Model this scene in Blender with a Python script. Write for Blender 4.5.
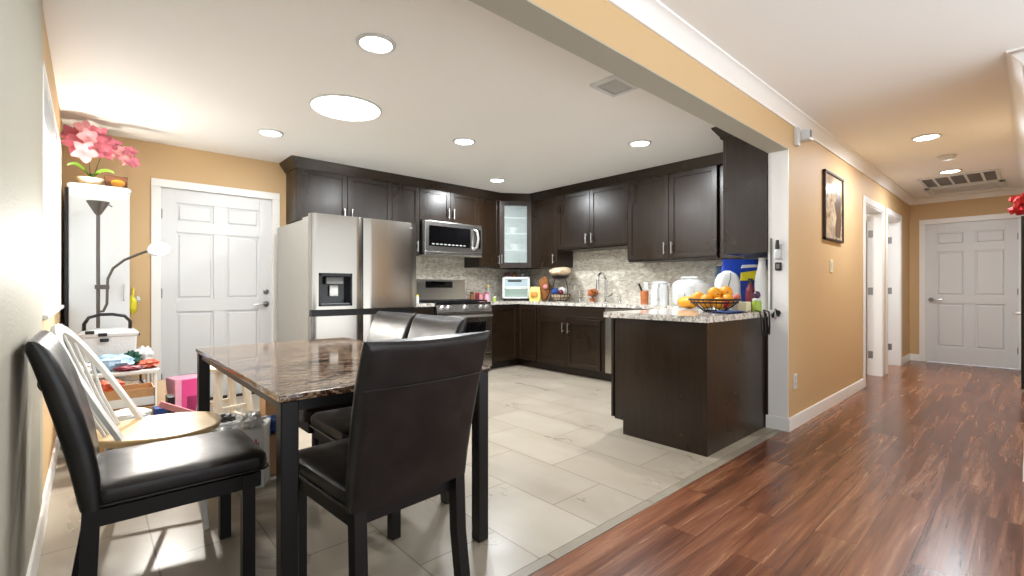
import bpy, bmesh, math, random
from mathutils import Matrix, Vector, noise
for o in list(bpy.data.objects): bpy.data.objects.remove(o, do_unlink=True)
SC = bpy.context.scene; COL = SC.collection
PI = math.pi; R = math.radians
random.seed(4)
# ------------------------------------------------------------------ camera
cd = bpy.data.cameras.new('camera'); cam = bpy.data.objects.new('camera', cd); COL.objects.link(cam)
cd.sensor_width = 36.0; cd.lens = 36.0 * 468 / 1024; cd.clip_start = 0.02
cam.location = (0, 0, 1.1); cam.rotation_euler = (R(90), 0, R(48 - 90))
SC.camera = cam
# ------------------------------------------------------------------ world, daylight, exposure
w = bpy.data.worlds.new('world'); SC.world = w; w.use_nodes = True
# overcast sky above, stronger light added below the horizon to lift the ceilings
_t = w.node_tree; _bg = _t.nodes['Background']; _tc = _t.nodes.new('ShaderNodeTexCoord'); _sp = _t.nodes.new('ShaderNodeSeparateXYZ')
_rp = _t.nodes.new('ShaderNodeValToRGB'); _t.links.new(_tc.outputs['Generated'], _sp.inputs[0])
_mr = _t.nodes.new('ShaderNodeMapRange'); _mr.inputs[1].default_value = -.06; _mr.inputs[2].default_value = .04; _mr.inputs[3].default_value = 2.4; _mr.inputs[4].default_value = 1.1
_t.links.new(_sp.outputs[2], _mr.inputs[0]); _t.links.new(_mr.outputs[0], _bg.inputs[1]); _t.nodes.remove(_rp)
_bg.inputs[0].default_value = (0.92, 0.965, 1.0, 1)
vs = SC.view_settings; vs.view_transform = 'Standard'; vs.look = 'None'; vs.exposure = 0.36; vs.gamma = 1.0; vs.use_curve_mapping = False
def light(name, kind, loc, power, col=(1, .96, .9), size=.1, rot=(0, 0, 0), size_y=None, spread=None):
    l = bpy.data.lights.new(name, kind); l.energy = power; l.color = col
    if kind == 'AREA':
        l.shape = 'RECTANGLE' if size_y else 'DISK'; l.size = size
        if size_y: l.size_y = size_y
        if spread: l.spread = spread
    elif kind in ('POINT', 'SPOT'): l.shadow_soft_size = size
    o = bpy.data.objects.new(name, l); COL.objects.link(o); o.location = loc; o.rotation_euler = rot
    return o
# daylight entering at the dining window
light('window_daylight', 'AREA', (-0.62, 4.0, 1.56), 15, (.95, .98, 1), 1.15, (0, R(-90), 0), 1.7)
# ------------------------------------------------------------------ materials
def srgb(r, g, b):
    f = lambda c: (c / 255 / 12.92) if c / 255 <= .04045 else ((c / 255 + .055) / 1.055) ** 2.4
    return (f(r), f(g), f(b), 1)
class NT:
    def __init__(s, name):
        s.m = bpy.data.materials.new(name); s.m.use_nodes = True; s.t = s.m.node_tree
        s.b = s.t.nodes['Principled BSDF']; s.out = s.t.nodes['Material Output']
    def n(s, typ, **kw):
        nd = s.t.nodes.new('ShaderNode' + typ)
        for k, v in kw.items():
            if k.startswith('i_'): nd.inputs[k[2:].replace('_', ' ')].default_value = v
            else: setattr(nd, k, v)
        return nd
    def l(s, a, b): s.t.links.new(a, b)
    def coords(s, scale=(1, 1, 1), rot=(0, 0, 0), loc=(0, 0, 0)):
        tc = s.n('TexCoord'); mp = s.n('Mapping')
        mp.inputs['Scale'].default_value = scale; mp.inputs['Rotation'].default_value = rot; mp.inputs['Location'].default_value = loc
        s.l(tc.outputs['Object'], mp.inputs[0]); return mp.outputs[0]
    def noise(s, vec, scale, detail=3, rough=.5, dist=0):
        n = s.n('TexNoise'); n.inputs['Scale'].default_value = scale; n.inputs['Detail'].default_value = detail
        n.inputs['Roughness'].default_value = rough; n.inputs['Distortion'].default_value = dist
        s.l(vec, n.inputs['Vector']); return n.outputs['Fac']
    def ramp(s, fac, stops):
        r = s.n('ValToRGB'); e = r.color_ramp.elements
        while len(e) < len(stops): e.new(.5)
        for el, (p, c) in zip(e, stops): el.position = p; el.color = c
        s.l(fac, r.inputs[0]); return r.outputs[0]
    def mix(s, fac, a, b, blend='MIX'):
        m = s.n('MixRGB', blend_type=blend)
        for i, v in ((0, fac), (1, a), (2, b)):
            if hasattr(v, 'links'): s.l(v, m.inputs[i])
            else: m.inputs[i].default_value = v
        return m.outputs[0]
    def bump(s, h, strength=.2, dist=.01):
        b = s.n('Bump'); b.inputs['Strength'].default_value = strength; b.inputs['Distance'].default_value = dist
        s.l(h, b.inputs['Height']); s.l(b.outputs[0], s.b.inputs['Normal'])
    def set(s, base=None, rough=None, metal=None, **kw):
        for k, v in (('Base Color', base), ('Roughness', rough), ('Metallic', metal)):
            if v is None: continue
            if hasattr(v, 'links'): s.l(v, s.b.inputs[k])
            else: s.b.inputs[k].default_value = v
        for k, v in kw.items(): s.b.inputs[k.replace('_', ' ')].default_value = v
        return s.m
def plain(name, col, rough=.5, metal=0, var=.06, scale=30, bump=0, **kw):
    t = NT(name); v = t.coords()
    n = t.noise(v, scale, 3)
    dark = tuple(c * (1 - var * 2) for c in col[:3]) + (1,)
    c = t.mix(n, dark, col)
    if bump: t.bump(t.noise(v, scale * 3, 2), bump, .004)
    return t.set(c, rough, metal, **kw)
def emit(name, col, strength):
    t = NT(name); return t.set((.8, .8, .8, 1), .4, Emission_Color=col, Emission_Strength=strength)
def paint(name, col, bump=.12, rough=.6):
    t = NT(name); v = t.coords()
    t.bump(t.noise(v, 90, 2), bump, .004)
    c = t.mix(t.noise(v, 1.2, 2), tuple(x * .97 for x in col[:3]) + (1,), col)
    return t.set(c, rough)
def espresso(name, a, b, rough=.3, sc=(34, 34, 1.1)):
    t = NT(name); n = t.noise(t.coords(sc), 2.2, 2, .5)
    n2 = t.noise(t.coords(), 2.5, 2)
    c = t.ramp(t.mix(.35, n, n2), [(.3, a), (.7, b)])
    rg = t.ramp(t.noise(t.coords(), 3, 2), [(.3, (rough - .04,) * 3 + (1,)), (.7, (rough + .06,) * 3 + (1,))])
    return t.set(c, rg, 0)
def steel(name, col=(.62, .61, .59, 1), rough=.24, sc=(3, 3, 160)):
    t = NT(name); n = t.noise(t.coords(sc), 4, 3)
    c = t.mix(n, tuple(x * .9 for x in col[:3]) + (1,), col)
    return t.set(c, rough, 1.0)
M = {}
M['wall'] = paint('orange_tan_wall_paint', srgb(208, 175, 129))
M['stub'] = paint('grey_white_wall_paint', srgb(176, 172, 156), .35)
M['ceil'] = paint('white_ceiling_paint', srgb(246, 245, 242), .3)
M['trim'] = paint('white_trim_paint', srgb(242, 240, 236), .02, .35)
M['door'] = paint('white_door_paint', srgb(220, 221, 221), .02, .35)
M['dark'] = espresso('espresso_stained_wood', srgb(20, 13, 6), srgb(46, 31, 18))
M['toe'] = plain('black_toe_kick', srgb(22, 17, 15), .6)
M['steel'] = steel('brushed_stainless')
M['steelv'] = steel('brushed_stainless_door', (.51, .475, .425, 1), .2, (160, 160, 3))
M['chrome'] = plain('satin_chrome', (.75, .75, .74, 1), .18, 1)
M['nickel'] = plain('satin_nickel', (.7, .69, .67, 1), .3, 1)
M['handle'] = plain('dark_nickel', (.32, .31, .30, 1), .3, 1)
M['greyside'] = plain('grey_fridge_side', srgb(190, 190, 184), .62, Specular_IOR_Level=.3)
M['black'] = plain('black_plastic', srgb(20, 20, 22), .35)
M['blackgloss'] = plain('black_glass', srgb(8, 8, 10), .06)
M['iron'] = plain('cast_iron', srgb(24, 24, 25), .55, .3)
M['white'] = plain('white_plastic', srgb(214, 216, 215), .35, var=.02)
M['grey'] = plain('grey_plastic', srgb(120, 120, 120), .4)
M['ltgrey'] = plain('light_grey_plastic', srgb(200, 200, 198), .45)
M['cream'] = plain('cream_card', srgb(235, 225, 190), .6)
M['orange'] = plain('orange_peel', srgb(250, 168, 36), .45, var=.12, scale=60, bump=.2)
M['mango'] = plain('golden_mango_skin', srgb(250, 175, 45), .4, var=.15, scale=12)
M['red'] = plain('red_petal', srgb(205, 30, 30), .6, var=.2)
M['pink'] = plain('pink_orchid_petal', srgb(212, 112, 130), .55, var=.2, scale=25)
M['palepink'] = plain('pale_pink_orchid_petal', srgb(226, 150, 154), .55, var=.15, scale=25)
M['green'] = plain('green_leaf', srgb(112, 150, 48), .45, var=.2, scale=14)
M['dkgreen'] = plain('dark_green_stem', srgb(70, 75, 35), .6)
M['kraft'] = plain('kraft_cardboard', srgb(184, 142, 98), .75, var=.1)
M['magenta'] = plain('magenta_print', srgb(225, 70, 140), .5)
M['pinkbox'] = plain('pink_card', srgb(240, 170, 195), .5)
M['blue'] = plain('blue_foil', srgb(35, 70, 175), .3, var=.2, bump=.3)
M['navy'] = plain('navy_cloth', srgb(40, 72, 140), .8, var=.25, bump=.3)
M['yellow'] = plain('yellow_print', srgb(240, 225, 50), .45)
M['ltyellow'] = plain('pale_yellow_pack', srgb(240, 222, 120), .5, var=.15, scale=18)
M['maroon'] = plain('maroon_label', srgb(110, 30, 45), .4)
M['brown'] = plain('brown_plush', srgb(165, 105, 55), .85, var=.3, scale=40, bump=.4)
M['plum'] = plain('plum_skin', srgb(75, 45, 75), .4, var=.2)
M['limegreen'] = plain('lime_green_label', srgb(165, 190, 70), .45)
M['pewter'] = plain('pewter_lamp_metal', srgb(98, 92, 86), .4, .6)
M['text'] = plain('grey_print', srgb(120, 120, 122), .6)
M['clay'] = plain('tan_clay_pot', srgb(214, 186, 150), .6)
M['amber'] = plain('amber_print', srgb(225, 150, 40), .5, var=.3, scale=16)
M['dkbrown'] = plain('dark_brown_card', srgb(95, 55, 25), .6)
M['palewood'] = espresso('pale_grey_wood', srgb(206, 192, 168), srgb(232, 222, 204), .5)
M['seatwood'] = espresso('natural_maple', srgb(226, 186, 128), srgb(244, 212, 160), .32, (26, 1.5, 26))
M['whitewood'] = plain('white_painted_wood', srgb(228, 228, 226), .4, var=.03)
M['bulb'] = emit('lamp_glow', (1, .97, .92, 1), 14)
M['warmbulb'] = emit('warm_lamp_glow', (1, .9, .74, 1), 16)
M['peach'] = plain('peach_fabric', srgb(242, 214, 180), .8, var=.2, scale=18)
M['ltblue'] = plain('light_blue_plastic_film', srgb(150, 190, 225), .3, var=.1, scale=12)
M['tealdk'] = plain('dark_green_cloth', srgb(20, 75, 60), .8)
M['coral'] = plain('coral_cloth', srgb(215, 110, 85), .8, var=.2)
M['terr'] = plain('terracotta_orange', srgb(220, 130, 75), .6, var=.3, scale=35)
def leather():
    t = NT('black_leatherette'); v = t.coords()
    vo = t.n('TexVoronoi'); vo.inputs['Scale'].default_value = 320; t.l(v, vo.inputs['Vector'])
    t.bump(vo.outputs['Distance'], .12, .002)
    c = t.ramp(t.noise(v, 9, 4), [(.35, srgb(16, 15, 16)), (.75, srgb(32, 29, 29))])
    rg = t.ramp(t.noise(v, 14, 3), [(.3, (.28,) * 3 + (1,)), (.7, (.42,) * 3 + (1,))])
    return t.set(c, rg)
M['leather'] = leather()
def legblack():
    return plain('black_lacquer', srgb(17, 15, 15), .42, var=.1, Specular_IOR_Level=.35)
M['leg'] = legblack()
def tile():
    t = NT('beige_floor_tile'); v = t.coords((1, 1, 1), (0, 0, R(90)), (0, 0, 0))
    # long side of each tile runs along world Y
    tc = t.n('TexCoord'); sep = t.n('SeparateXYZ'); t.l(tc.outputs['Object'], sep.inputs[0])
    cmb = t.n('CombineXYZ')
    ay = t.n('Math', operation='ADD'); ay.inputs[1].default_value = 0.735 * 4 - 1.624
    ax = t.n('Math', operation='ADD'); ax.inputs[1].default_value = 0.386 * 8 - 1.357
    t.l(sep.outputs['Y'], ay.inputs[0]); t.l(sep.outputs['X'], ax.inputs[0])
    t.l(ay.outputs[0], cmb.inputs[0]); t.l(ax.outputs[0], cmb.inputs[1])
    br = t.n('TexBrick', offset=.5, offset_frequency=2, squash=1)
    t.l(cmb.outputs[0], br.inputs['Vector'])
    for k, x in (('Scale', 1), ('Brick Width', .735), ('Row Height', .386), ('Mortar Size', .0035), ('Mortar Smooth', .1), ('Bias', 0)): br.inputs[k].default_value = x
    br.inputs['Color1'].default_value = srgb(172, 164, 151); br.inputs['Color2'].default_value = srgb(161, 152, 139); br.inputs['Mortar'].default_value = srgb(128, 116, 100)
    cl = t.noise(t.coords((1.2, .5, 1)), 3.5, 6, .6, .4)
    c = t.mix(.55, br.outputs[0], t.ramp(cl, [(.3, srgb(172, 164, 152)), (.72, srgb(216, 212, 204))]), 'SOFT_LIGHT')
    t.bump(t.mix(.93, t.noise(v, 6, 3), br.outputs['Fac']), -.12, .004)
    return t.set(c, t.ramp(cl, [(.3, (.26,) * 3 + (1,)), (.7, (.36,) * 3 + (1,))]))
M['tile'] = tile()
def laminate():
    t = NT('red_brown_laminate'); v = t.coords()
    br = t.n('TexBrick', offset=.37, offset_frequency=2); t.l(v, br.inputs['Vector'])
    for k, x in (('Scale', 1), ('Brick Width', 1.22), ('Row Height', .165), ('Mortar Size', .001), ('Mortar Smooth', .2), ('Bias', 0)): br.inputs[k].default_value = x
    br.inputs['Color1'].default_value = (0, 0, 0, 1); br.inputs['Color2'].default_value = (1, 1, 1, 1); br.inputs['Mortar'].default_value = (.2, .2, .2, 1)
    # every plank shifts the grain pattern by its own amount
    bw = t.n('RGBToBW'); t.l(br.outputs[0], bw.inputs[0])
    sh = t.n('VectorMath', operation='MULTIPLY_ADD'); cm = t.n('CombineXYZ')
    for q in range(3): t.l(bw.outputs[0], cm.inputs[q])
    t.l(cm.outputs[0], sh.inputs[0]); sh.inputs[1].default_value = (7.3, 5.1, 9.7); t.l(t.coords((.45, 7.5, 1)), sh.inputs[2])
    sh2 = t.n('VectorMath', operation='MULTIPLY_ADD'); t.l(cm.outputs[0], sh2.inputs[0]); sh2.inputs[1].default_value = (3.3, 8.1, 4.7); t.l(t.coords((1.3, 46, 1)), sh2.inputs[2])
    g1 = t.noise(sh.outputs[0], 2.3, 5, .55, .7); g2 = t.noise(sh2.outputs[0], 2.5, 4, .6, .4)
    c = t.ramp(g1, [(.30, srgb(58, 31, 20)), (.43, srgb(97, 55, 36)), (.55, srgb(131, 81, 54)), (.70, srgb(166, 118, 82))])
    c = t.mix(.45, c, t.ramp(bw.outputs[0], [(0, srgb(78, 43, 29)), (1, srgb(140, 90, 62))]))
    c = t.mix(.5, c, t.ramp(g2, [(.3, (.25, .25, .25, 1)), (.7, (.72, .72, .72, 1))]), 'OVERLAY')
    c = t.mix(br.outputs['Fac'], c, srgb(58, 30, 22))
    t.bump(br.outputs['Fac'], -.15, .003)
    return t.set(c, t.ramp(g1, [(.3, (.21,) * 3 + (1,)), (.7, (.29,) * 3 + (1,))]))
M['lam'] = laminate()
def granite():
    t = NT('white_grey_granite'); v = t.coords()
    n1 = t.noise(v, 26, 5, .7); n2 = t.noise(v, 95, 3, .6)
    a = t.ramp(n1, [(.36, srgb(120, 112, 104)), (.47, srgb(206, 200, 190)), (.62, srgb(236, 232, 225)), (.74, srgb(190, 176, 156))])
    b = t.ramp(n2, [(.36, (.08, .07, .07, 1)), (.46, (1, 1, 1, 1))])
    return t.set(t.mix(.75, a, b, 'MULTIPLY'), .1)
M['granite'] = granite()
def marble():
    t = NT('brown_faux_marble'); v = t.coords((2.6, 9, 6), (0, 0, R(42)))
    n = t.noise(v, 3.6, 8, .7, .9)
    c = t.ramp(n, [(.30, srgb(30, 18, 13)), (.42, srgb(46, 28, 20)), (.48, srgb(78, 52, 38)), (.525, srgb(182, 156, 128)), (.565, srgb(54, 34, 25)), (.66, srgb(112, 84, 64)), (.74, srgb(30, 18, 14))])
    return t.set(c, .08, Specular_IOR_Level=.55)
M['marble'] = marble()
def mosaic(name, rotz):
    t = NT(name)
    tc = t.n('TexCoord'); sep = t.n('SeparateXYZ'); t.l(tc.outputs['Object'], sep.inputs[0]); cmb = t.n('CombineXYZ')
    t.l(sep.outputs['Y' if rotz else 'X'], cmb.inputs[0]); t.l(sep.outputs['Z'], cmb.inputs[1])
    br = t.n('TexBrick', offset=.5); t.l(cmb.outputs[0], br.inputs['Vector'])
    for k, x in (('Scale', 1), ('Brick Width', .05), ('Row Height', .0165), ('Mortar Size', .0012), ('Bias', 0)): br.inputs[k].default_value = x
    br.inputs['Color1'].default_value = srgb(224, 219, 208); br.inputs['Color2'].default_value = srgb(186, 178, 164); br.inputs['Mortar'].default_value = srgb(196, 190, 180)
    cl = t.noise(t.coords(), 22, 4, .6)
    c = t.mix(.6, br.outputs[0], t.ramp(cl, [(.3, (.25, .25, .24, 1)), (.7, (.78, .77, .74, 1))]), 'OVERLAY')
    t.bump(br.outputs['Fac'], -.2, .002)
    return t.set(c, .22)
M['mosA'] = mosaic('grey_beige_mosaic_back', False); M['mosB'] = mosaic('grey_beige_mosaic_side', True)
def film(name, col, alpha=.45):
    t = NT(name); v = t.coords(); t.bump(t.noise(v, 40, 3), .5, .01)
    return t.set(col, .2, Alpha=alpha)
M['film'] = film('clear_plastic_film', srgb(235, 238, 240), .45)
M['bag'] = film('white_plastic_bag', srgb(240, 240, 240), .92)
M['bluebag'] = film('pale_blue_plastic_bag', srgb(170, 205, 235), .85)
M['tub'] = film('translucent_white_plastic', srgb(240, 240, 240), .75)
def frosted():
    t = NT('frosted_cabinet_glass')
    return t.set(srgb(206, 220, 218), .12, Alpha=.32)
M['frost'] = frosted()
def pane():
    t = NT('window_glass'); return t.set((1, 1, 1, 1), .02, Alpha=.12)
M['pane'] = pane()
def blind():
    t = NT('white_blind_slat'); tr = t.n('BsdfTranslucent'); tr.inputs[0].default_value = (.95, .95, .93, 1)
    mx = t.n('MixShader'); mx.inputs[0].default_value = .22
    t.set(srgb(245, 245, 243), .45); t.l(t.b.outputs[0], mx.inputs[1]); t.l(tr.outputs[0], mx.inputs[2]); t.l(mx.outputs[0], t.out.inputs[0]); return t.m
M['blind'] = blind()
def sketch():
    t = NT('sepia_picture'); v = t.coords((1, 1, 1))
    n = t.noise(v, 7, 6, .65, .8)
    c = t.ramp(n, [(.3, srgb(70, 55, 45)), (.45, srgb(170, 145, 118)), (.6, srgb(214, 194, 166)), (.8, srgb(228, 212, 188))])
    return t.set(c, .12)
M['sketch'] = sketch()
# ------------------------------------------------------------------ mesh helpers
class MB:
    def __init__(s, T=None): s.bm = bmesh.new(); s.T = T or Matrix()
    def _v(s, p): return s.bm.verts.new(s.T @ Vector(p))
    def box(s, x0, y0, z0, x1, y1, z1, bev=0, seg=2, T=None):
        old = s.T
        if T is not None: s.T = s.T @ T
        if x0 > x1: x0, x1 = x1, x0
        if y0 > y1: y0, y1 = y1, y0
        if z0 > z1: z0, z1 = z1, z0
        v = [s._v(p) for p in ((x0, y0, z0), (x1, y0, z0), (x1, y1, z0), (x0, y1, z0), (x0, y0, z1), (x1, y0, z1), (x1, y1, z1), (x0, y1, z1))]
        f = [s.bm.faces.new([v[i] for i in q]) for q in ((0, 3, 2, 1), (4, 5, 6, 7), (0, 1, 5, 4), (1, 2, 6, 5), (2, 3, 7, 6), (3, 0, 4, 7))]
        s.T = old
        if bev:
            ed = list({e for q in f for e in q.edges})
            bmesh.ops.bevel(s.bm, geom=ed, offset=min(bev, .49 * min(x1 - x0, y1 - y0, z1 - z0)), segments=seg, profile=.5, affect='EDGES')
        return s
    def loft(s, rings, cap=True, close=True):
        rr = [[s._v(p) for p in r] for r in rings]; n = len(rr[0])
        for a, b in zip(rr, rr[1:]):
            for i in range(n if close else n - 1):
                j = (i + 1) % n
                s.bm.faces.new((a[i], a[j], b[j], b[i]))
        if cap and close:
            s.bm.faces.new(list(reversed(rr[0]))); s.bm.faces.new(rr[-1])
        return s
    def tube(s, pts, r, seg=8, cap=True, closed=False):
        pts = [Vector(p) for p in pts]; n = len(pts); rings = []
        up = None
        for i, p in enumerate(pts):
            a = pts[i - 1] if (i > 0 or closed) else p; b = pts[(i + 1) % n] if (i < n - 1 or closed) else p
            d = (b - a).normalized()
            if up is None:
                up = Vector((0, 0, 1)) if abs(d.z) < .9 else Vector((1, 0, 0))
            x = d.cross(up)
            if x.length < 1e-4: x = d.cross(Vector((.3, 1, .2)))
            x.normalize(); y = x.cross(d).normalized(); up = y
            ri = r[i] if isinstance(r, (list, tuple)) else r
            rings.append([p + x * ri * math.cos(t) + y * ri * math.sin(t) for t in [2 * PI * k / seg for k in range(seg)]])
        if closed: rings.append(rings[0]); return s.loft(rings, False)
        return s.loft(rings, cap)
    def lathe(s, prof, c=(0, 0, 0), seg=24):
        c = Vector(c)
        return s.loft([[c + Vector((max(r, 1e-4) * math.cos(2 * PI * k / seg), max(r, 1e-4) * math.sin(2 * PI * k / seg), z)) for k in range(seg)] for r, z in prof], True)
    def ball(s, c, r, seg=12, rings=8, amp=0, fr=6, seed=0):
        if not isinstance(r, (tuple, list)): r = (r, r, r)
        c = Vector(c); L = []
        for i in range(rings + 1):
            th = -PI / 2 + PI * i / rings; ring = []
            for k in range(seg):
                ph = 2 * PI * k / seg; d = Vector((math.cos(th) * math.cos(ph), math.cos(th) * math.sin(ph), math.sin(th)))
                f = 1 + (amp * noise.noise(d * fr * .35 + Vector((seed * 3.1, seed, 0))) * 2 if amp else 0)
                if i in (0, rings): d = d * .999 + Vector((1e-4 * math.cos(ph), 1e-4 * math.sin(ph), 0)); f = 1 + (amp * noise.noise(Vector((0, 0, d.z)) * fr * .35 + Vector((seed * 3.1, seed, 0))) * 2 if amp else 0)
                ring.append(c + Vector((d.x * r[0], d.y * r[1], d.z * r[2])) * f)
            L.append(ring)
        return s.loft(L, True)
    def prism(s, poly, z0, z1, bev=0):
        bot = [s._v((x, y, z0)) for x, y in poly]; top = [s._v((x, y, z1)) for x, y in poly]; n = len(poly)
        f = [s.bm.faces.new(list(reversed(bot))), s.bm.faces.new(top)]
        for i in range(n): f.append(s.bm.faces.new((bot[i], bot[(i + 1) % n], top[(i + 1) % n], top[i])))
        if bev:
            ed = list({e for q in f[:2] for e in q.edges})
            bmesh.ops.bevel(s.bm, geom=ed, offset=bev, segments=2, profile=.5, affect='EDGES')
        return s
    def build(s, name, m, parent=None, smooth=True, local=False):
        bmesh.ops.recalc_face_normals(s.bm, faces=s.bm.faces[:])
        me = bpy.data.meshes.new(name); s.bm.to_mesh(me); s.bm.free()
        me.materials.append(M[m] if isinstance(m, str) else m)
        if smooth:
            for p in me.polygons: p.use_smooth = True
            me.set_sharp_from_angle(angle=R(38))
        o = bpy.data.objects.new(name, me); COL.objects.link(o)
        if smooth: o.modifiers.new('weighted_normals', 'WEIGHTED_NORMAL').keep_sharp = True
        if parent is not None:
            o.parent = parent
            if not local: o.matrix_parent_inverse = WM.get(parent, Matrix()).inverted()
        return o
WM = {}
def thing(name, label, cat, loc=(0, 0, 0), rz=0, group=None):
    o = bpy.data.objects.new(name, None); COL.objects.link(o); o.location = loc; o.rotation_euler = (0, 0, rz); o.empty_display_size = .05
    WM[o] = Matrix.Translation(loc) @ Matrix.Rotation(rz, 4, 'Z')
    o['label'] = label; o['category'] = cat
    if group: o['group'] = group
    return o
def tag(o, label, cat, group=None, kind=None):
    o['label'] = label; o['category'] = cat
    if group: o['group'] = group
    if kind: o['kind'] = kind
    return o
def struct(o, label=None):
    o['kind'] = 'structure'
    if label: o['label'] = label
    return o
def copy_thing(root, loc, rz, label, group=None, scale=None):
    def cp(o, parent):
        c = o.copy(); COL.objects.link(c)
        if parent is not None: c.parent = parent
        for ch in list(o.children): cp(ch, c)
        return c
    r = cp(root, None); r.location = loc; r.rotation_euler = (0, 0, rz); r['label'] = label
    if group: r['group'] = group
    if scale: r.scale = scale
    return r
def sweep(path, prof, name, m, side=1, parent=None):
    """profile (offset, z) swept along a plan polyline with mitred corners; offset to the left of travel * side"""
    P = [Vector((x, y)) for x, y in path]; rings = []
    for i, p in enumerate(P):
        ns = []
        if i > 0: d = (p - P[i - 1]).normalized(); ns.append(Vector((-d.y, d.x)))
        if i < len(P) - 1: d = (P[i + 1] - p).normalized(); ns.append(Vector((-d.y, d.x)))
        if len(ns) == 2:
            b = (ns[0] + ns[1]).normalized(); b = b / b.dot(ns[0])
        else: b = ns[0]
        rings.append([(p.x + b.x * o * side, p.y + b.y * o * side, z) for o, z in prof])
    return MB().loft(rings).build(name, m, parent)
def rrect(hx, hy, r, n=4):
    out = []
    for cx, cy, a0 in ((hx - r, hy - r, 0), (-hx + r, hy - r, 90), (-hx + r, -hy + r, 180), (hx - r, -hy + r, 270)):
        for k in range(n + 1):
            a = R(a0 + 90 * k / n); out.append((cx + r * math.cos(a), cy + r * math.sin(a)))
    return out
TR = Matrix.Translation
def RZ(a): return Matrix.Rotation(a, 4, 'Z')
def RX(a): return Matrix.Rotation(a, 4, 'X')
def RY(a): return Matrix.Rotation(a, 4, 'Y')
# ================================================================== THE SETTING
CZ = 2.45
struct(MB().box(-.35, 1.34, -.05, 4.03, 1.392, 0).box(-.35, 1.392, -.05, 5.25, 5.65, 0).build('floor', 'tile', smooth=False), 'beige stone tile floor of the kitchen and dining area')
o = MB().box(-1.2, -1.7, -.05, 9.6, 1.285, 0).box(4.03, 1.285, -.05, 9.6, 1.392, 0).box(5.25, 1.392, -.05, 9.6, 3.2, 0).build('floor', 'lam', smooth=False); struct(o, 'glossy red brown laminate plank floor of the hall')
b = MB()
x = -.07
while x < 3.98:
    b.box(x, 1.288, -.05, min(x + .733, 4.03), 1.336, .0015); x += .737
struct(b.build('trim_1', plain('tile_border', srgb(150, 140, 124), .35), smooth=False), 'narrow tile border strip between tile and laminate')
struct(MB().box(-.35, 1.3, CZ, 5.25, 5.65, CZ + .1).build('ceiling', 'ceil', smooth=False), 'white kitchen ceiling')
struct(MB().box(-1.2, -1.7, CZ, 9.6, 1.3, CZ + .1).box(5.25, 1.3, CZ, 9.6, 3.2, CZ + .1).build('ceiling', 'ceil', smooth=False), 'white hall ceiling')
def wall_x(name, y0, y1, x0, x1, holes, m, label):   # wall running along X with door holes (x0,x1,top)
    b = MB(); x = x0
    for a, c, top in holes:
        b.box(x, y0, 0, a, y1, CZ); b.box(a, y0, top, c, y1, CZ); x = c
    b.box(x, y0, 0, x1, y1, CZ)
    return struct(b.build(name, m, smooth=False), label)
DA = (.485, 1.45, 2.05)
wall_x('wall_back', 5.45, 5.6, -.35, 5.25, [DA], 'wall', 'orange tan back wall behind door, fridge and range')
wall_x('wall_hall', 1.25, 1.39, 3.98, 9.29, [(6.42, 7.32, 2.05), (7.6, 8.5, 2.05)], 'wall', 'orange tan wall between kitchen and hall')
struct(MB().box(5.08, 1.39, 0, 5.25, 5.45, CZ).build('wall_right', 'wall', smooth=False), 'kitchen wall behind the sink run')
struct(MB().box(9.29, -.3, 0, 9.45, .115, CZ).box(9.29, .115, 2.05, 9.45, 1.065, CZ).box(9.29, 1.065, 0, 9.45, 1.39, CZ).build('wall_end', 'wall', smooth=False), 'orange tan wall at the end of the hall')
struct(MB().box(-.32, 4.88, 0, -.172, 5.45, CZ).box(-.32, 3.1, 0, -.172, 4.88, .95).box(-.32, 3.1, 2.18, -.172, 4.88, CZ).build('wall_left', 'wall', smooth=False), 'orange tan dining wall with the window')
b = MB(); b.box(-.34, .3, 0, -.167, 3.1, CZ)
struct(b.build('wall_near', 'stub'), 'grey white textured wall at the left edge in front of the window')
struct(MB().box(-.2, 1.25, 2.168, 3.98, 1.39, CZ).build('beam', 'wall', smooth=False), 'orange tan header beam above the kitchen opening')
struct(MB().box(-.2, 1.249, 2.162, 3.976, 1.391, 2.169).box(-.2, 1.389, 2.168, 3.98, 1.394, CZ).build('trim_2', 'stub', smooth=False), 'grey white underside of the header beam')
struct(MB().box(3.974, 1.249, 0, 3.981, 1.392, 2.169).build('trim_3', 'trim', smooth=False), 'white jamb at the end of the hall wall')
# right wall of the hall, with a shallow niche for the black cabinet
struct(MB().box(3.95, -.14, 0, 7.05, .02, CZ).box(7.05, -.6, 0, 7.1, .02, CZ).box(7.1, -.6, 0, 7.7, -.45, CZ).box(7.7, -.6, 0, 7.75, .02, CZ).box(7.75, -.14, 0, 9.29, .02, CZ).build('wall_front', 'wall', smooth=False), 'hall wall along the right side')
# rooms behind the two hall doorways
struct(MB().box(5.3, 3.1, 0, 9.45, 3.2, CZ).box(9.29, 1.39, 0, 9.45, 3.1, CZ).box(5.25, 1.39, 0, 5.3, 3.2, CZ).box(7.42, 1.39, 0, 7.5, 3.1, CZ).build('wall_rooms', 'trim', smooth=False), 'pale walls of the rooms behind the hall doorways')
def base(name, path, side=1):
    struct(sweep(path, [(0, 0), (.014, 0), (.014, .085), (.009, .1), (0, .1)], name, 'trim', side))
base('baseboard_hall', [(3.974, 1.405), (3.974, 1.25), (6.33, 1.25)], -1)
base('baseboard_end', [(8.59, 1.25), (9.29, 1.25), (9.29, 1.135)], -1)
base('baseboard_left', [(-.167, .3), (-.167, 3.1), (-.172, 3.1), (-.172, 5.45), (.415, 5.45)], -1)
base('baseboard_back', [(1.52, 5.45), (2.5, 5.45)], -1)
base('baseboard_front', [(9.29, .02), (7.76, .02)], -1)
base('baseboard_right', [(7.04, .02), (3.95, .02), (3.95, -.14)], -1)
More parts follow.
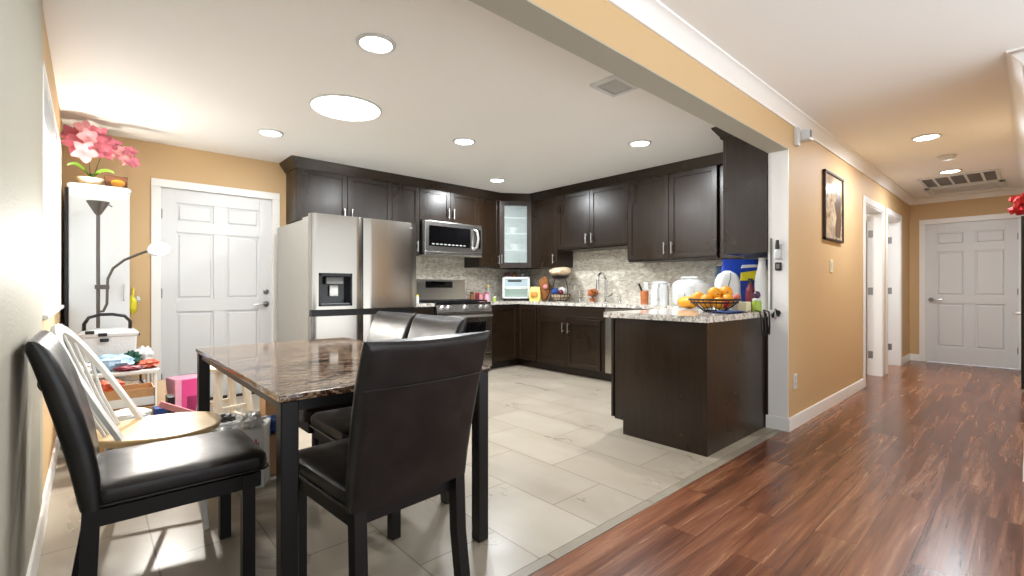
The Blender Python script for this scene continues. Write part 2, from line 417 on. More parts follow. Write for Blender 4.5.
CR = [(0, CZ - .088), (.012, CZ - .088), (.018, CZ - .07), (.05, CZ - .03), (.066, CZ - .016), (.078, CZ - .012), (.078, CZ), (0, CZ)]
struct(sweep([(-.167, 1.25), (9.29, 1.25), (9.29, .02), (3.95, .02), (3.95, -.6)], CR, 'trim_4', 'trim', -1), 'white crown moulding around the hall ceiling')
# ------------------------------------------------------------------ doors
def six_panel(b, w, h, th=.035):
    """leaf in local x 0..w, front face at y=0 facing -y, z 0..h"""
    b.box(0, .015, 0, w, th, h)
    st = .115 * w / .9; cm = .10 * w / .9
    rows = [(.23, .86), (.98, 1.62), (1.72, 1.90)]; rows = [(a * h / 2.03, c * h / 2.03) for a, c in rows]
    pw = (w - 2 * st - cm) / 2; xs = [(st, st + pw), (st + pw + cm, w - st)]
    D = .0155
    b.box(0, 0, 0, st, D, h, .002, 1); b.box(w - st, 0, 0, w, D, h, .002, 1)
    for z0, z1 in rows: b.box(st + pw, 0, z0, st + pw + cm, D, z1, .002, 1)
    zz = [0, rows[0][0], rows[0][1], rows[1][0], rows[1][1], rows[2][0], rows[2][1], h]
    for k in range(0, 8, 2): b.box(st, 0, zz[k], w - st, D, zz[k + 1], .002, 1)
    for x0, x1 in xs:
        for z0, z1 in rows:
            a = .016; c = .03
            b.loft([[(x0 + a, .0152, z0 + a), (x1 - a, .0152, z0 + a), (x1 - a, .0152, z1 - a), (x0 + a, .0152, z1 - a)],
                    [(x0 + c, .003, z0 + c), (x1 - c, .003, z0 + c), (x1 - c, .003, z1 - c), (x0 + c, .003, z1 - c)]], True)
    return b
def lever(b, x, z, d=1):
    b.T = b.T @ TR((x, 0, z))
    b.loft([[(.03 * math.cos(a), y, .03 * math.sin(a)) for a in [2 * PI * k / 18 for k in range(18)]] for y in (0, -.012)])
    b.tube([(0, -.01, 0), (0, -.05, 0), (d * .03, -.055, 0), (d * .12, -.05, -.004)], [.011, .011, .011, .008], 8)
    return b
def knob(b, x, z):
    b.T = b.T @ TR((x, 0, z))
    b.loft([[(r * math.cos(a), y, r * math.sin(a)) for a in [2 * PI * k / 18 for k in range(18)]] for r, y in ((.028, 0), (.028, -.008), (.02, -.012), (.018, -.022))]); return b
def hinge(b, x, z):
    b.box(x - .012, -.008, z - .045, x + .012, .003, z + .045, .003, 1); b.T = b.T
    return b
def make_door(n, T, w, h, label, handle_x, hdir, hinge_x, casing=True, dead=False, cw=.07, yface=.02):
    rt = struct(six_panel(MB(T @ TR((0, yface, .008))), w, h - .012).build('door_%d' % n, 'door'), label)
    lever(MB(T @ TR((0, yface, 0))), handle_x, .93, hdir).build('door_handle', 'handle', rt)
    if dead: knob(MB(T @ TR((0, yface, 0))), handle_x, 1.06).build('deadbolt', 'handle', rt)
    for z in (.25, 1.05, 1.8): hinge(MB(T @ TR((0, yface, 0))), hinge_x, z).build('hinge', 'handle', rt)
    if casing:
        c = MB(T)
        for x0, x1 in ((-cw, .004), (w - .004, w + cw)):
            c.box(x0, -.016, 0, x1, 0, h - .004, .005)
        c.box(-cw, -.016, h - .004, w + cw, -.0005, h + cw, .005)
        c.box(-.003, -.001, 0, .002, .12, h); c.box(w - .002, -.001, 0, w + .003, .12, h); c.box(-.003, -.001, h - .002, w + .003, .12, h + .003)
        c.build('door_casing', 'trim', rt)
    return rt
d1 = make_door(1, TR((.485, 5.45, 0)), .965, 2.05, 'white six panel exterior door left of the refrigerator', .905, -1, .004, dead=True)
MB().box(.47, 5.40, 0, 1.465, 5.56, .014).build('threshold', 'iron', d1)
T2 = TR((9.29, 1.065, 0)) @ RZ(R(-90))
make_door(2, T2, .95, 2.05, 'white six panel door at the end of the hall', .06, 1, .946)
def doorway(n, x0, x1, label):
    c = MB(); cw = .075
    for a0, a1 in ((x0 - cw, x0), (x1, x1 + cw)): c.box(a0, 1.234, 0, a1, 1.25, 2.05, .005)
    c.box(x0 - cw, 1.234, 2.05, x1 + cw, 1.2495, 2.05 + cw, .005)
    c.box(x0 - .002, 1.245, 0, x0 + .014, 1.395, 2.05); c.box(x1 - .014, 1.245, 0, x1 + .002, 1.395, 2.05); c.box(x0, 1.245, 2.036, x1, 1.395, 2.052)
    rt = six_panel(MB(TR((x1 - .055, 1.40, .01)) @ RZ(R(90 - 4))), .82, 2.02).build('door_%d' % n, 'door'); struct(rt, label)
    c.build('door_casing', 'trim', rt)
    for z in (.26, 1.06, 1.78):
        MB().box(x1 - .0185, 1.335, z - .045, x1 - .013, 1.385, z + .045, .002, 1).build('hinge', 'handle', rt)
doorway(3, 6.42, 7.32, 'white door standing open in the first hall doorway')
doorway(4, 7.6, 8.5, 'white door standing open in the second hall doorway')
light('room_fill_light', 'AREA', (6.4, 2.2, 2.43), 25, (.95, .98, 1), .3); light('room_fill_light', 'AREA', (8.3, 2.2, 2.43), 25, (.95, .98, 1), .3)  # unseen lamps added to brighten the rooms behind the doorways
# ------------------------------------------------------------------ window
wb = MB(); wy0, wy1, wz0, wz1, wx = 3.102, 4.878, .952, 2.178, -.172
for a in ((wx - .1, wy0, wz0, wx + .008, wy0 + .03, wz1), (wx - .1, wy1 - .03, wz0, wx + .008, wy1, wz1), (wx - .1, wy0, wz1 - .03, wx + .008, wy1, wz1), (wx - .1, wy0, wz0, wx + .025, wy1, wz0 + .022), (wx - .08, 3.975, wz0 + .02, wx - .055, 4.005, wz1 - .03)): wb.box(*a, .003, 1)
win = struct(wb.build('window_1', 'trim'), 'bright dining window with white blinds')
MB().box(wx - .085, wy0 + .03, wz0 + .02, wx - .08, wy1 - .03, wz1 - .03).build('window_pane', 'pane', win)
bl = MB(); k = 0
while wz0 + .045 + k * .041 < wz1 - .08:
    bl.box(-.02, wy0 + .035, -.001, .02, wy1 - .035, .001, T=TR((wx - .03, 0, wz0 + .045 + k * .041)) @ RY(R(62))); k += 1
for y in (3.4, 3.99, 4.6): bl.box(wx - .031, y - .006, wz0 + .03, wx - .029, y + .006, wz1 - .06)
bl.build('blind_slats', 'blind', win)
MB().box(wx - .06, wy0 + .032, wz1 - .085, wx + .004, wy1 - .032, wz1 - .032, .004).build('blind_headrail', 'ltgrey', win)
# ================================================================== KITCHEN CABINETS
def shaker(x0, x1, z0, z1, T=None, fr=.058):
    b = MB(T); g = .0025; x0 += g; x1 -= g; z0 += g; z1 -= g
    b.box(x0, -.021, z0, x0 + fr, -.001, z1, .002, 1); b.box(x1 - fr, -.021, z0, x1, -.001, z1, .002, 1)
    b.box(x0 + fr, -.021, z0, x1 - fr, -.001, z0 + fr, .002, 1); b.box(x0 + fr, -.021, z1 - fr, x1 - fr, -.001, z1, .002, 1)
    b.box(x0 + fr - .003, -.010, z0 + fr - .003, x1 - fr + .003, -.002, z1 - fr + .003)
    return b
def pull(x, z0, z1, T=None):
    b = MB(T); b.tube([(x, -.052, z0), (x, -.052, z1)], .0062, 10)
    for z in (z0 + .02, z1 - .02): b.tube([(x, -.02, z), (x, -.052, z)], .0045, 8)
    return b
def cabinet(label, loc, rz, wid, dep, z0, z1, fronts, toe=0, hollow=False, group='dark kitchen cabinets', cat='cabinet', name='kitchen_cabinet', extra=None):
    """local: x along the width, doors face -y, z0 / z1 absolute heights; fronts: ('door'|'panel', x0, x1, za, zb, handle_x or None, 'lo'|'hi')"""
    r = thing(name, label, cat, loc, rz, group)
    b = MB()
    if hollow: b.box(0, 0, toe, .018, dep, z1); b.box(wid - .018, 0, toe, wid, dep, z1); b.box(.018, 0, toe, wid - .018, dep, toe + .018); b.box(.018, 0, toe + .018, wid - .018, .018, z1); b.box(.018, dep - .012, toe + .018, wid - .018, dep, z1); b.box(0, .07, z0, wid, dep, toe)
    elif toe: b.box(0, 0, toe, wid, dep, z1); b.box(0, .07, z0, wid, dep, toe)
    else: b.box(0, 0, z0, wid, dep, z1, .0015, 1)
    if extra: extra(b)
    b.build('body', 'dark', r, local=True)
    for kind, a, c, za, zb, hx, hp in fronts:
        d = shaker(a, c, za, zb, fr=.058 if kind == 'door' else .03).build('door' if kind == 'door' else 'drawer_front', 'dark', r, local=True)
        if hx is not None:
            h0 = za + .05 if hp == 'lo' else zb - .05 - .128
            pull(hx, h0, h0 + .128).build('door_handle', 'nickel', d, local=True)
    return r
UP = 2.362
YA = 5.12; XB = 4.75; dA = .326; dB = .326
cabinet('dark two door wall cabinet above the refrigerator', (1.585, YA, 0), 0, 1.085, dA, 1.80, UP, [('door', 0, .5425, 1.80, UP, .50, 'lo'), ('door', .5425, 1.085, 1.80, UP, .585, 'lo')], group='upper cabinets')
cabinet('narrow dark wall cabinet between fridge cabinet and microwave cabinet', (2.67, YA, 0), 0, .375, dA, 1.50, UP, [('door', 0, .375, 1.50, UP, .335, 'lo')], group='upper cabinets')
cabinet('short dark two door wall cabinet right above the microwave', (3.045, YA, 0), 0, .93, dA, 1.955, UP, [('door', 0, .465, 1.955, UP, .425, 'lo'), ('door', .465, .93, 1.955, UP, .505, 'lo')], group='upper cabinets')
cabinet('tall dark wall cabinet between microwave and glass corner cabinet', (3.975, YA, 0), 0, .385, dA, 1.388, UP, [('door', 0, .385, 1.388, UP, .345, 'lo')], group='upper cabinets')
# diagonal corner cabinet with a glass door
ang = math.atan2(4.845 - 5.12, 4.75 - 4.36); wd = math.hypot(.39, .275)
r = thing('corner_glass_cabinet', 'corner wall cabinet with a frosted glass door', 'cabinet', (4.36, 5.12, 0), ang, 'upper cabinets')
b = MB(); P = [(4.36, 5.12), (4.75, 4.845), (5.075, 4.845), (5.075, 5.445), (4.36, 5.445)]
b.prism(P, 1.388, 1.41); b.prism(P, UP - .02, UP)
ins = [(4.39, 5.125), (4.76, 4.865)]
b.box(4.361, 5.12, 1.39, 4.375, 5.445, UP); b.box(4.75, 4.846, 1.39, 5.075, 4.86, UP)
b.build('body', 'dark', r)
b = MB(); b.box(4.376, 5.43, 1.41, 5.06, 5.444, UP - .02); b.box(5.06, 4.86, 1.41, 5.074, 5.444, UP - .02)
b.build('cabinet_lining', 'white', r, smooth=False)
for z in (1.64, 1.88, 2.11):
    MB().prism([(4.38, 5.14), (4.755, 4.875), (5.055, 4.875), (5.055, 5.42), (4.38, 5.42)], z, z + .016).build('shelf', 'white', r, smooth=False)
b = MB(); z0, z1, g, fr = 1.391, UP - .003, .004, .075
b.box(g, -.021, z0, fr, -.001, z1, .002, 1); b.box(wd - fr, -.021, z0, wd - g, -.001, z1, .002, 1); b.box(fr, -.021, z0, wd - fr, -.001, z0 + fr, .002, 1); b.box(fr, -.021, z1 - fr, wd - fr, -.001, z1, .002, 1)
dr = b.build('door', 'dark', r, local=True)
MB().box(fr - .004, -.013, z0 + fr - .004, wd - fr + .004, -.009, z1 - fr + .004).build('glass_pane', 'frost', dr, local=True)
pull(.035, 1.45, 1.578).build('door_handle', 'nickel', dr, local=True)
rzB = R(-90)
cabinet('narrow dark wall cabinet right of the glass corner cabinet', (XB, 4.845, 0), rzB, .505, dB, 1.388, UP, [('door', 0, .505, 1.388, UP, .455, 'lo')], group='upper cabinets')
cabinet('short dark two door wall cabinet above the sink', (XB, 4.34, 0), rzB, 1.13, dB, 1.60, UP, [('door', 0, .565, 1.62, UP, .52, 'lo'), ('door', .565, 1.13, 1.62, UP, .61, 'lo')], group='upper cabinets')
cabinet('tall brown two door wall cabinet right of the sink window cabinet above the kettle'.replace(' window', ''), (XB, 3.21, 0), rzB, 1.07, dB, 1.405, UP, [('door', 0, .535, 1.425, UP, .49, 'lo'), ('door', .535, 1.07, 1.425, UP, .58, 'lo')], group='upper cabinets')
cabinet('dark wall cabinet hung at the white jamb, its side panel facing out', (5.075, 1.72, 0), R(180), 1.12, .325, 1.382, UP, [('door', .345, .73, 1.385, UP, .69, 'lo'), ('door', .73, 1.118, 1.385, UP, .77, 'lo'), ], group='upper cabinets', extra=lambda b: b.box(0, -.415, 1.405, .30, 0, UP))
CRC = [(-.003, 2.35), (.012, 2.35), (.02, 2.372), (.062, 2.43), (.07, 2.449), (-.003, 2.449)]
cr = sweep([(1.585, 5.448), (1.585, YA - .021), (4.353, YA - .021), (4.735, 4.838), (XB - .021, 2.14), (XB - .021, 1.741), (3.955, 1.741), (3.955, 1.392)], CRC, 'crown_moulding', 'dark', -1)
tag(cr, 'dark stained crown moulding running along the top of the wall cabinets', 'moulding')
# ---------------------------------------------------------------- base cabinets
ZB = .872
cabinet('dark base cabinet squeezed between refrigerator and range', (2.535, 4.85, 0), 0, .54, .595, 0, ZB, [('panel', 0, .545, .72, .86, None, 'hi'), ('door', 0, .545, .11, .72, .50, 'hi')], .1, False, 'base cabinets')
r = thing('kitchen_cabinet', 'dark corner base cabinet under the small countertop oven', 'cabinet', (4.48, 4.85, 0), 0, 'base cabinets')
b = MB(); b.box(3.955, 4.85, .1, 5.07, 5.44, ZB); b.box(4.48, 4.465, .1, 5.07, 4.85, ZB); b.box(3.955, 4.92, 0, 5.07, 5.44, .1); b.box(4.55, 4.465, 0, 5.07, 4.92, .1)
b.build('body', 'dark', r)
shaker(0, .50, .11, .86, TR((3.96, 4.85, 0))).build('door', 'dark', r)
shaker(.0, .36, .11, .86, TR((4.48, 4.83, 0)) @ RZ(rzB)).build('door', 'dark', r)
cabinet('dark two door sink base cabinet with a false drawer front', (4.48, 4.46, 0), rzB, 1.125, .59, 0, ZB, [('panel', 0, 1.125, .715, .86, None, 'hi'), ('door', 0, .53, .11, .715, .485, 'hi'), ('door', .53, 1.06, .11, .715, .575, 'hi')], .1, True, 'base cabinets')
r = thing('dishwasher', 'stainless dishwasher beside the sink cabinet, mostly behind the peninsula', 'dishwasher', (4.48, 3.33, 0), rzB)
MB().box(0, .0, .1, .61, .58, ZB).box(.0, .06, 0, .61, .5, .1).build('body', 'black', r, local=True)
MB().box(.004, -.03, .11, .606, -.001, .865, .008).build('door', 'steelv', r, local=True)
b = MB(); b.tube([(.06, -.07, .80), (.55, -.07, .80)], .009, 10); b.tube([(.08, -.03, .80), (.08, -.07, .80)], .007); b.tube([(.53, -.03, .80), (.53, -.07, .80)], .007); b.build('door_handle', 'nickel', r, local=True)
r = thing('peninsula_cabinet', 'dark brown peninsula base cabinet with plain end and back panels', 'cabinet', (2.98, 1.415, 0), 0, 'base cabinets')
b = MB(); b.box(3.0, 1.43, .1, 3.972, 2.15, ZB); b.box(3.0, 1.43, 0, 3.972, 2.06, .1); b.build('body', 'dark', r)
b = MB(); b.prism([(1.425, 0), (2.06, 0), (2.06, .105), (2.132, .105), (2.132, ZB), (1.425, ZB)], 0, .018)
bm_ = b.bm; bmesh.ops.transform(bm_, matrix=Matrix(((0, 0, 1, 2.981), (1, 0, 0, 0), (0, 1, 0, 0), (0, 0, 0, 1))), verts=bm_.verts)
b.build('end_panel', 'dark', r)
MB().box(3.0, 1.414, 0, 3.974, 1.430, ZB).build('back_panel', 'dark', r)
MB().box(2.978, 1.411, 0, 3.0, 1.433, ZB, .003).build('corner_post', 'dark', r)
shaker(0, .485, .11, .868, TR((3.965, 2.152, 0)) @ RZ(PI)).build('door', 'dark', r); shaker(.485, .982, .11, .868, TR((3.965, 2.152, 0)) @ RZ(PI)).build('door', 'dark', r)
cabinet('dark blind corner base cabinet behind the hall wall', (5.07, 2.13, 0), PI, 1.09, .735, 0, ZB, [('door', .62, 1.09, .11, .86, .66, 'hi')], .1, False, 'base cabinets', extra=lambda b: b.box(0, -.58, .1, .58, 0, ZB))
# ---------------------------------------------------------------- worktops, sink
def grid_top(name, polys, z0, z1, m):
    b = MB()
    for p in polys: b.prism(p, z0, z1)
    return b
b = MB()
C0, C1 = .876, .916
P = [(3.95, 5.444), (3.95, 4.81), (4.45, 4.81), (4.45, 2.205), (2.935, 2.205), (2.935, 1.385), (3.968, 1.385), (3.968, 1.395), (5.074, 1.395), (5.074, 5.444)]
SX0, SX1, SY0, SY1 = 4.55, 4.93, 3.52, 4.28
# worktop as strips round the sink cut-out
b.prism([(3.95, 5.444), (3.95, 4.81), (4.45, 4.81), (4.45, SY1), (5.074, SY1), (5.074, 5.444)], C0, C1)
b.box(4.45, SY0, C0, SX0, SY1, C1); b.box(SX1, SY0, C0, 5.074, SY1, C1)
b.prism([(4.45, SY0), (4.45, 2.205), (2.935, 2.205), (2.935, 1.385), (3.966, 1.385), (3.966, 1.395), (5.074, 1.395), (5.074, SY0)], C0, C1)
o = b.build('worktop', 'granite', smooth=False); tag(o, 'speckled grey white granite worktop round the sink and peninsula', 'countertop')
o = MB().box(2.52, 4.81, C0, 3.082, 5.444, C1, .004).build('worktop', 'granite'); tag(o, 'small granite worktop between refrigerator and range', 'countertop')
r = thing('sink', 'stainless undermount sink below the gooseneck faucet', 'sink', (4.74, 3.9, C1))
b = MB(); z0 = .70
b.box(SX0 - .005, SY0 - .005, z0, SX0 + .006, SY1 + .005, C1 - .012); b.box(SX1 - .006, SY0 - .005, z0, SX1 + .005, SY1 + .005, C1 - .012)
b.box(SX0, SY0 - .005, z0, SX1, SY0 + .006, C1 - .012); b.box(SX0, SY1 - .006, z0, SX1, SY1 + .005, C1 - .012); b.box(SX0, SY0, z0 - .004, SX1, SY1, z0 + .004)
b.build('basin', 'steel', r)
MB().lathe([(.04, z0 + .004), (.045, z0 + .008), (.02, z0 + .006)], (4.74, 3.9, 0)).build('drain', 'chrome', r)
# backsplash
struct(MB().box(2.3, 5.435, C1 - .04, 5.08, 5.449, 2.0).build('wall_backsplash', 'mosA', smooth=False), 'mosaic backsplash behind the range')
struct(MB().box(5.068, 1.395, C1 - .04, 5.079, 5.44, 1.75).build('wall_backsplash', 'mosB', smooth=False), 'mosaic backsplash behind the sink')
struct(MB().box(3.985, 1.391, C1 - .04, 5.07, 1.397, 1.42).build('wall_backsplash', 'mosA', smooth=False), 'mosaic backsplash beside the jamb')
# ================================================================== APPLIANCES
r = thing('refrigerator', 'large stainless four door refrigerator with water dispenser', 'refrigerator', (1.965, 4.8, 0))
MB().box(1.455, 4.345, .03, 2.508, 5.30, 1.735, .012).build('case', 'greyside', r)
MB().box(1.47, 4.36, .0, 2.46, 5.1, .05).build('base_grille', 'black', r)
MB().box(1.46, 4.29, .84, 2.50, 4.346, .91).build('gap_panel', 'black', r)
def fdoor(x0, x1, z0, z1, hole=None):
    b = MB(); n = 14; yb = 4.345; bow = .016
    xs = [x0 + (x1 - x0) * i / n for i in range(n + 1)]
    if hole: xs = sorted(set([x for x in xs if not (hole[0] - .01 < x < hole[1] + .01)] + [hole[0], hole[1]] + [hole[0] + (hole[1] - hole[0]) * k / 6 for k in range(1, 6)]))
    f = lambda x: 4.262 - bow * (1 - ((2 * (x - 1.965)) / 1.03) ** 2) + (.012 * max(0, 1 - min(x - x0, x1 - x) / .012) ** 2)
    zs = [z0] + ([hole[2], hole[3]] if hole else []) + [z1]
    V = {}
    for i, x in enumerate(xs):
        for j, z in enumerate(zs): V[i, j] = b._v((x, f(x), z))
    for i in range(len(xs) - 1):
        for j in range(len(zs) - 1):
            if hole and j == 1 and hole[0] - 1e-6 <= xs[i] and xs[i + 1] <= hole[1] + 1e-6: continue
            b.bm.faces.new((V[i, j], V[i + 1, j], V[i + 1, j + 1], V[i, j + 1]))
    def strip(idx):
        for a, c in zip(idx, idx[1:]):
            va, vc = V[a], V[c]; b.bm.faces.new((va, vc, b._v((vc.co.x, yb, vc.co.z)), b._v((va.co.x, yb, va.co.z))))
    m = len(xs) - 1; k = len(zs) - 1
    strip([(i, 0) for i in range(m + 1)]); strip([(i, k) for i in range(m + 1)]); strip([(0, j) for j in range(k + 1)]); strip([(m, j) for j in range(k + 1)])
    b.bm.faces.new([b._v(p) for p in ((x0, yb, z0), (x1, yb, z0), (x1, yb, z1), (x0, yb, z1))])
    return b
XM = 1.925
hol = (1.515, 1.815, .935, 1.235)
dl = fdoor(1.45, XM - .004, .905, 1.768, hol).build('door', 'steelv', r); dr = fdoor(XM + .004, 2.514, .905, 1.768).build('door', 'steelv', r)
dl2 = fdoor(1.45, XM - .004, .06, .845).build('door', 'steelv', r); dr2 = fdoor(XM + .004, 2.514, .06, .845).build('door', 'steelv', r)
b = MB(); x0, x1, z0, z1 = hol
for a in ((x0, 4.238, z0, x0 + .014, 4.33, z1), (x1 - .014, 4.238, z0, x1, 4.33, z1), (x0, 4.238, z0, x1, 4.33, z0 + .018), (x0, 4.238, z1 - .03, x1, 4.33, z1)): b.box(*a, .003, 1)
b.box(x0, 4.325, z0, x1, 4.335, z1)
dp = b.build('dispenser_frame', 'blackgloss', dl)
MB().box(x0 + .07, 4.27, z1 - .10, x1 - .07, 4.325, z1 - .03, .01).build('dispenser_nozzle', 'grey', dl)
MB().box(x0 + .11, 4.295, z0 + .09, x1 - .11, 4.32, z0 + .19, .008).build('dispenser_paddle', 'ltgrey', dl)
MB().box(x0 + .02, 4.255, z0 + .018, x1 - .02, 4.32, z0 + .024).build('drip_tray', 'grey', dl)
MB().box(2.415, 4.2515, 1.705, 2.455, 4.262, 1.722, .002, 1).build('badge', 'grey', dr)
for x in (1.5, 2.43): MB().box(x - .035, 4.37, 1.735, x + .035, 4.55, 1.755, .006).build('hinge_cover', 'greyside', r)
# microwave
r = thing('microwave', 'stainless over the range microwave with black window', 'microwave', (3.51, 5.2, 1.51))
x0, x1, y, z0, z1 = 3.06, 3.96, 5.0, 1.512, 1.942
MB().box(x0, y + .03, z0, x1, 5.43, z1, .006).build('case', 'steel', r)
dr = MB().box(x0, y, z0 + .055, x1, y + .032, z1, .008).build('door', 'steel', r)
MB().box(x0 + .055, y - .003, z0 + .115, x0 + .70, y + .004, z1 - .06, .003, 1).build('window', 'blackgloss', dr)
MB().box(x0 + .795, y - .003, z0 + .115, x1 - .03, y + .004, z1 - .06, .003, 1).build('control_panel', 'blackgloss', r)
b = MB(); hx = x0 + .745
b.tube([(hx, y, z1 - .06), (hx + .03, y - .045, z1 - .085), (hx + .045, y - .055, (z0 + z1) / 2 + .03), (hx + .03, y - .045, z0 + .13), (hx, y, z0 + .10)], [.014, .017, .018, .017, .014], 10)
b.build('door_handle', 'nickel', dr)
b = MB()
for k in range(9): b.box(x0 + .1 + k * .06, y - .0045, z0 + .135, x0 + .135 + k * .06, y - .003, z0 + .147)
b.build('key_marks', 'ltgrey', r)
MB().box(x0, y + .004, z0, x1, y + .05, z0 + .052, .01).build('vent_strip', 'steel', r)
# range
r = thing('range', 'stainless gas range with black grates and raised back control', 'stove', (3.515, 5.1, 0))
x0, x1 = 3.09, 3.942; yf = 4.79
MB().box(x0, yf + .02, .05, x1, 5.42, .895, .004).build('case', 'black', r)
MB().box(x0, yf + .0, .893, x1, 5.36, .918, .006).build('cooktop', 'blackgloss', r)
b = MB(); b.loft([[(x0, yf - .02, .80), (x0, yf + .03, .80), (x0, yf + .03, .915), (x0, yf + .012, .915)], [(x1, yf - .02, .80), (x1, yf + .03, .80), (x1, yf + .03, .915), (x1, yf + .012, .915)]])
cp = b.build('control_panel', 'steel', r)
for k in (.08, .17, .425, .68, .77):
    MB(TR((x0 + k, yf - .006, .857)) @ RX(R(90 - 15))).lathe([(.028, 0), (.028, .008), (.021, .012), (.019, .034), (.014, .036)], seg=18).build('knob', 'nickel', cp)
dr = MB().box(x0, yf - .025, .25, x1, yf + .02, .795, .008).build('oven_door', 'steelv', r)
MB().box(x0 + .11, yf - .028, .33, x1 - .11, yf - .02, .665, .004, 1).build('oven_window', 'blackgloss', dr)
b = MB(); b.tube([(x0 + .04, yf - .075, .745), (x1 - .04, yf - .075, .745)], .013, 12)
for x in (x0 + .07, x1 - .07): b.tube([(x, yf - .02, .745), (x, yf - .075, .745)], .009)
b.build('door_handle', 'nickel', dr)
MB().box(x0, yf - .02, .07, x1, yf + .02, .24, .006).build('drawer', 'steelv', r)
b = MB()
b.loft([[(x0, 5.36, .91), (x0, 5.42, .91), (x0, 5.42, 1.215), (x0, 5.385, 1.215)], [(x1, 5.36, .91), (x1, 5.42, .91), (x1, 5.42, 1.215), (x1, 5.385, 1.215)]])
bg = b.build('backguard', 'steel', r)
b = MB(); b.loft([[(x0 + .21, 5.3735, 1.06), (x0 + .21, 5.385, 1.06), (x0 + .21, 5.39, 1.19), (x0 + .21, 5.3805, 1.19)], [(x1 - .21, 5.3735, 1.06), (x1 - .21, 5.385, 1.06), (x1 - .21, 5.39, 1.19), (x1 - .21, 5.3805, 1.19)]])
b.build('display', 'blackgloss', bg)
for k in range(3):
    gx0 = x0 + .03 + k * .267; gx1 = gx0 + .258; b = MB()
    for y_ in (4.84, 5.32): b.box(gx0, y_ - .007, .925, gx1, y_ + .007, .945, .003, 1)
    for xx in (gx0 + .007, gx1 - .007): b.box(xx - .007, 4.84, .925, xx + .007, 5.32, .945, .003, 1)
    for y_ in (4.96, 5.08, 5.2): b.box(gx0, y_ - .005, .932, gx1, y_ + .005, .945)
    xm = (gx0 + gx1) / 2; b.box(xm - .005, 4.84, .932, xm + .005, 5.32, .945)
    for xx in (gx0 + .01, gx1 - .01):
        for y_ in (4.845, 5.315): b.box(xx - .008, y_ - .008, .917, xx + .008, y_ + .008, .93)
    b.build('grate', 'iron', r)
    for y_ in (4.96, 5.2): MB().lathe([(.045, .917), (.045, .924), (.03, .93), (.0, .931)], (xm, y_, 0), 16).build('burner', 'iron', r)
# ================================================================== FAUCETS AND WORKTOP THINGS
zc = C1
r = thing('faucet', 'tall gooseneck pull down faucet behind the sink', 'faucet', (5.0, 3.72, zc))
b = MB(); b.lathe([(.028, zc), (.028, zc + .01), (.018, zc + .02), (.017, zc + .12)], (5.0, 3.72, 0), 16)
arc = [(5.0, 3.72, zc + .1)] + [(5.0 - .085 + .085 * math.cos(a), 3.72, zc + .29 + .085 * math.sin(a)) for a in [PI * k / 10 for k in range(11)]]
b.tube(arc, .017, 12); b.build('spout', 'chrome', r)
MB().tube([(4.83, 3.72, zc + .30), (4.83, 3.72, zc + .16)], [.02, .027], 14).build('spray_head', 'chrome', r)
MB().tube([(5.0, 3.72, zc + .07), (5.0, 3.66, zc + .075), (4.99, 3.60, zc + .12)], [.012, .01, .007], 8).build('lever', 'chrome', r)
r = thing('filter_faucet', 'thin chrome water filter tap left of the main faucet', 'faucet', (5.0, 4.16, zc))
b = MB(); b.lathe([(.018, zc), (.018, zc + .012), (.008, zc + .03)], (5.0, 4.16, 0), 14)
b.tube([(5.0, 4.16, zc + .02)] + [(4.95 + .05 * math.cos(a), 4.16, zc + .19 + .05 * math.sin(a)) for a in [PI * k / 8 for k in range(9)]] + [(4.90, 4.16, zc + .15)], .006, 8)
b.build('spout', 'chrome', r); MB().tube([(5.0, 4.16, zc + .04), (5.0, 4.12, zc + .05)], .005).build('lever', 'black', r)
r = thing('soap_dispenser', 'small chrome soap pump right of the main faucet', 'soap dispenser', (5.0, 3.5, zc))
b = MB(); b.lathe([(.018, zc), (.016, zc + .02), (.008, zc + .03), (.007, zc + .07)], (5.0, 3.5, 0), 14); b.tube([(5.0, 3.5, zc + .07), (4.93, 3.5, zc + .075)], .007); b.build('pump', 'chrome', r)
def bagshape(b, c, w, d, h, amp=.1, seed=0, top=.6, rz=0, seg=18):
    """a soft pouch: rounded rectangular rings, wrinkled, pinched towards the top"""
    rings = []
    for k, (t, s, e) in enumerate(((0, .86, 1), (.04, .98, 1), (.3, 1.03, .98), (.6, 1.0, .8), (.82, .96, .45), (.93, .93, .16), (1, .95, .08))):
        s2 = 1 + (s - 1) - (1 - top) * max(0, t - .5) * 2 * .5
        ring = []
        for i in range(seg):
            a = 2 * PI * i / seg; cx = abs(math.cos(a)) ** .6 * math.copysign(1, math.cos(a)); sy = abs(math.sin(a)) ** .6 * math.copysign(1, math.sin(a))
            p = Vector((cx * w / 2 * s2, sy * d / 2 * e, t * h))
            n = noise.noise(Vector((p.x * 9 + seed * 7, p.y * 9, p.z * 8))) * amp if t > .02 else 0
            p = Vector((p.x * (1 + n), p.y * (1 + n * 1.5), p.z))
            q = RZ(rz) @ p; ring.append((c[0] + q.x, c[1] + q.y, c[2] + q.z))
        rings.append(ring)
    return b.loft(rings)
def jar(name, label, cat, c, rad, h, mbody, mcap=None, capr=.8, caph=.02, group=None, prof=None, sub='lid'):
    r = thing(name, label, cat, c, 0, group); x, y, z = c
    p = prof or [(rad * .92, 0), (rad, .006), (rad, h * .86), (rad * .85, h * .97), (rad * .8, h)]
    MB().lathe([(a, z + t) for a, t in p], (x, y, 0), 18).build('body', mbody, r)
    if mcap: MB().lathe([(rad * capr, z + h), (rad * capr, z + h + caph), (rad * capr * .9, z + h + caph + .003)], (x, y, 0), 18).build(sub, mcap, r)
    return r
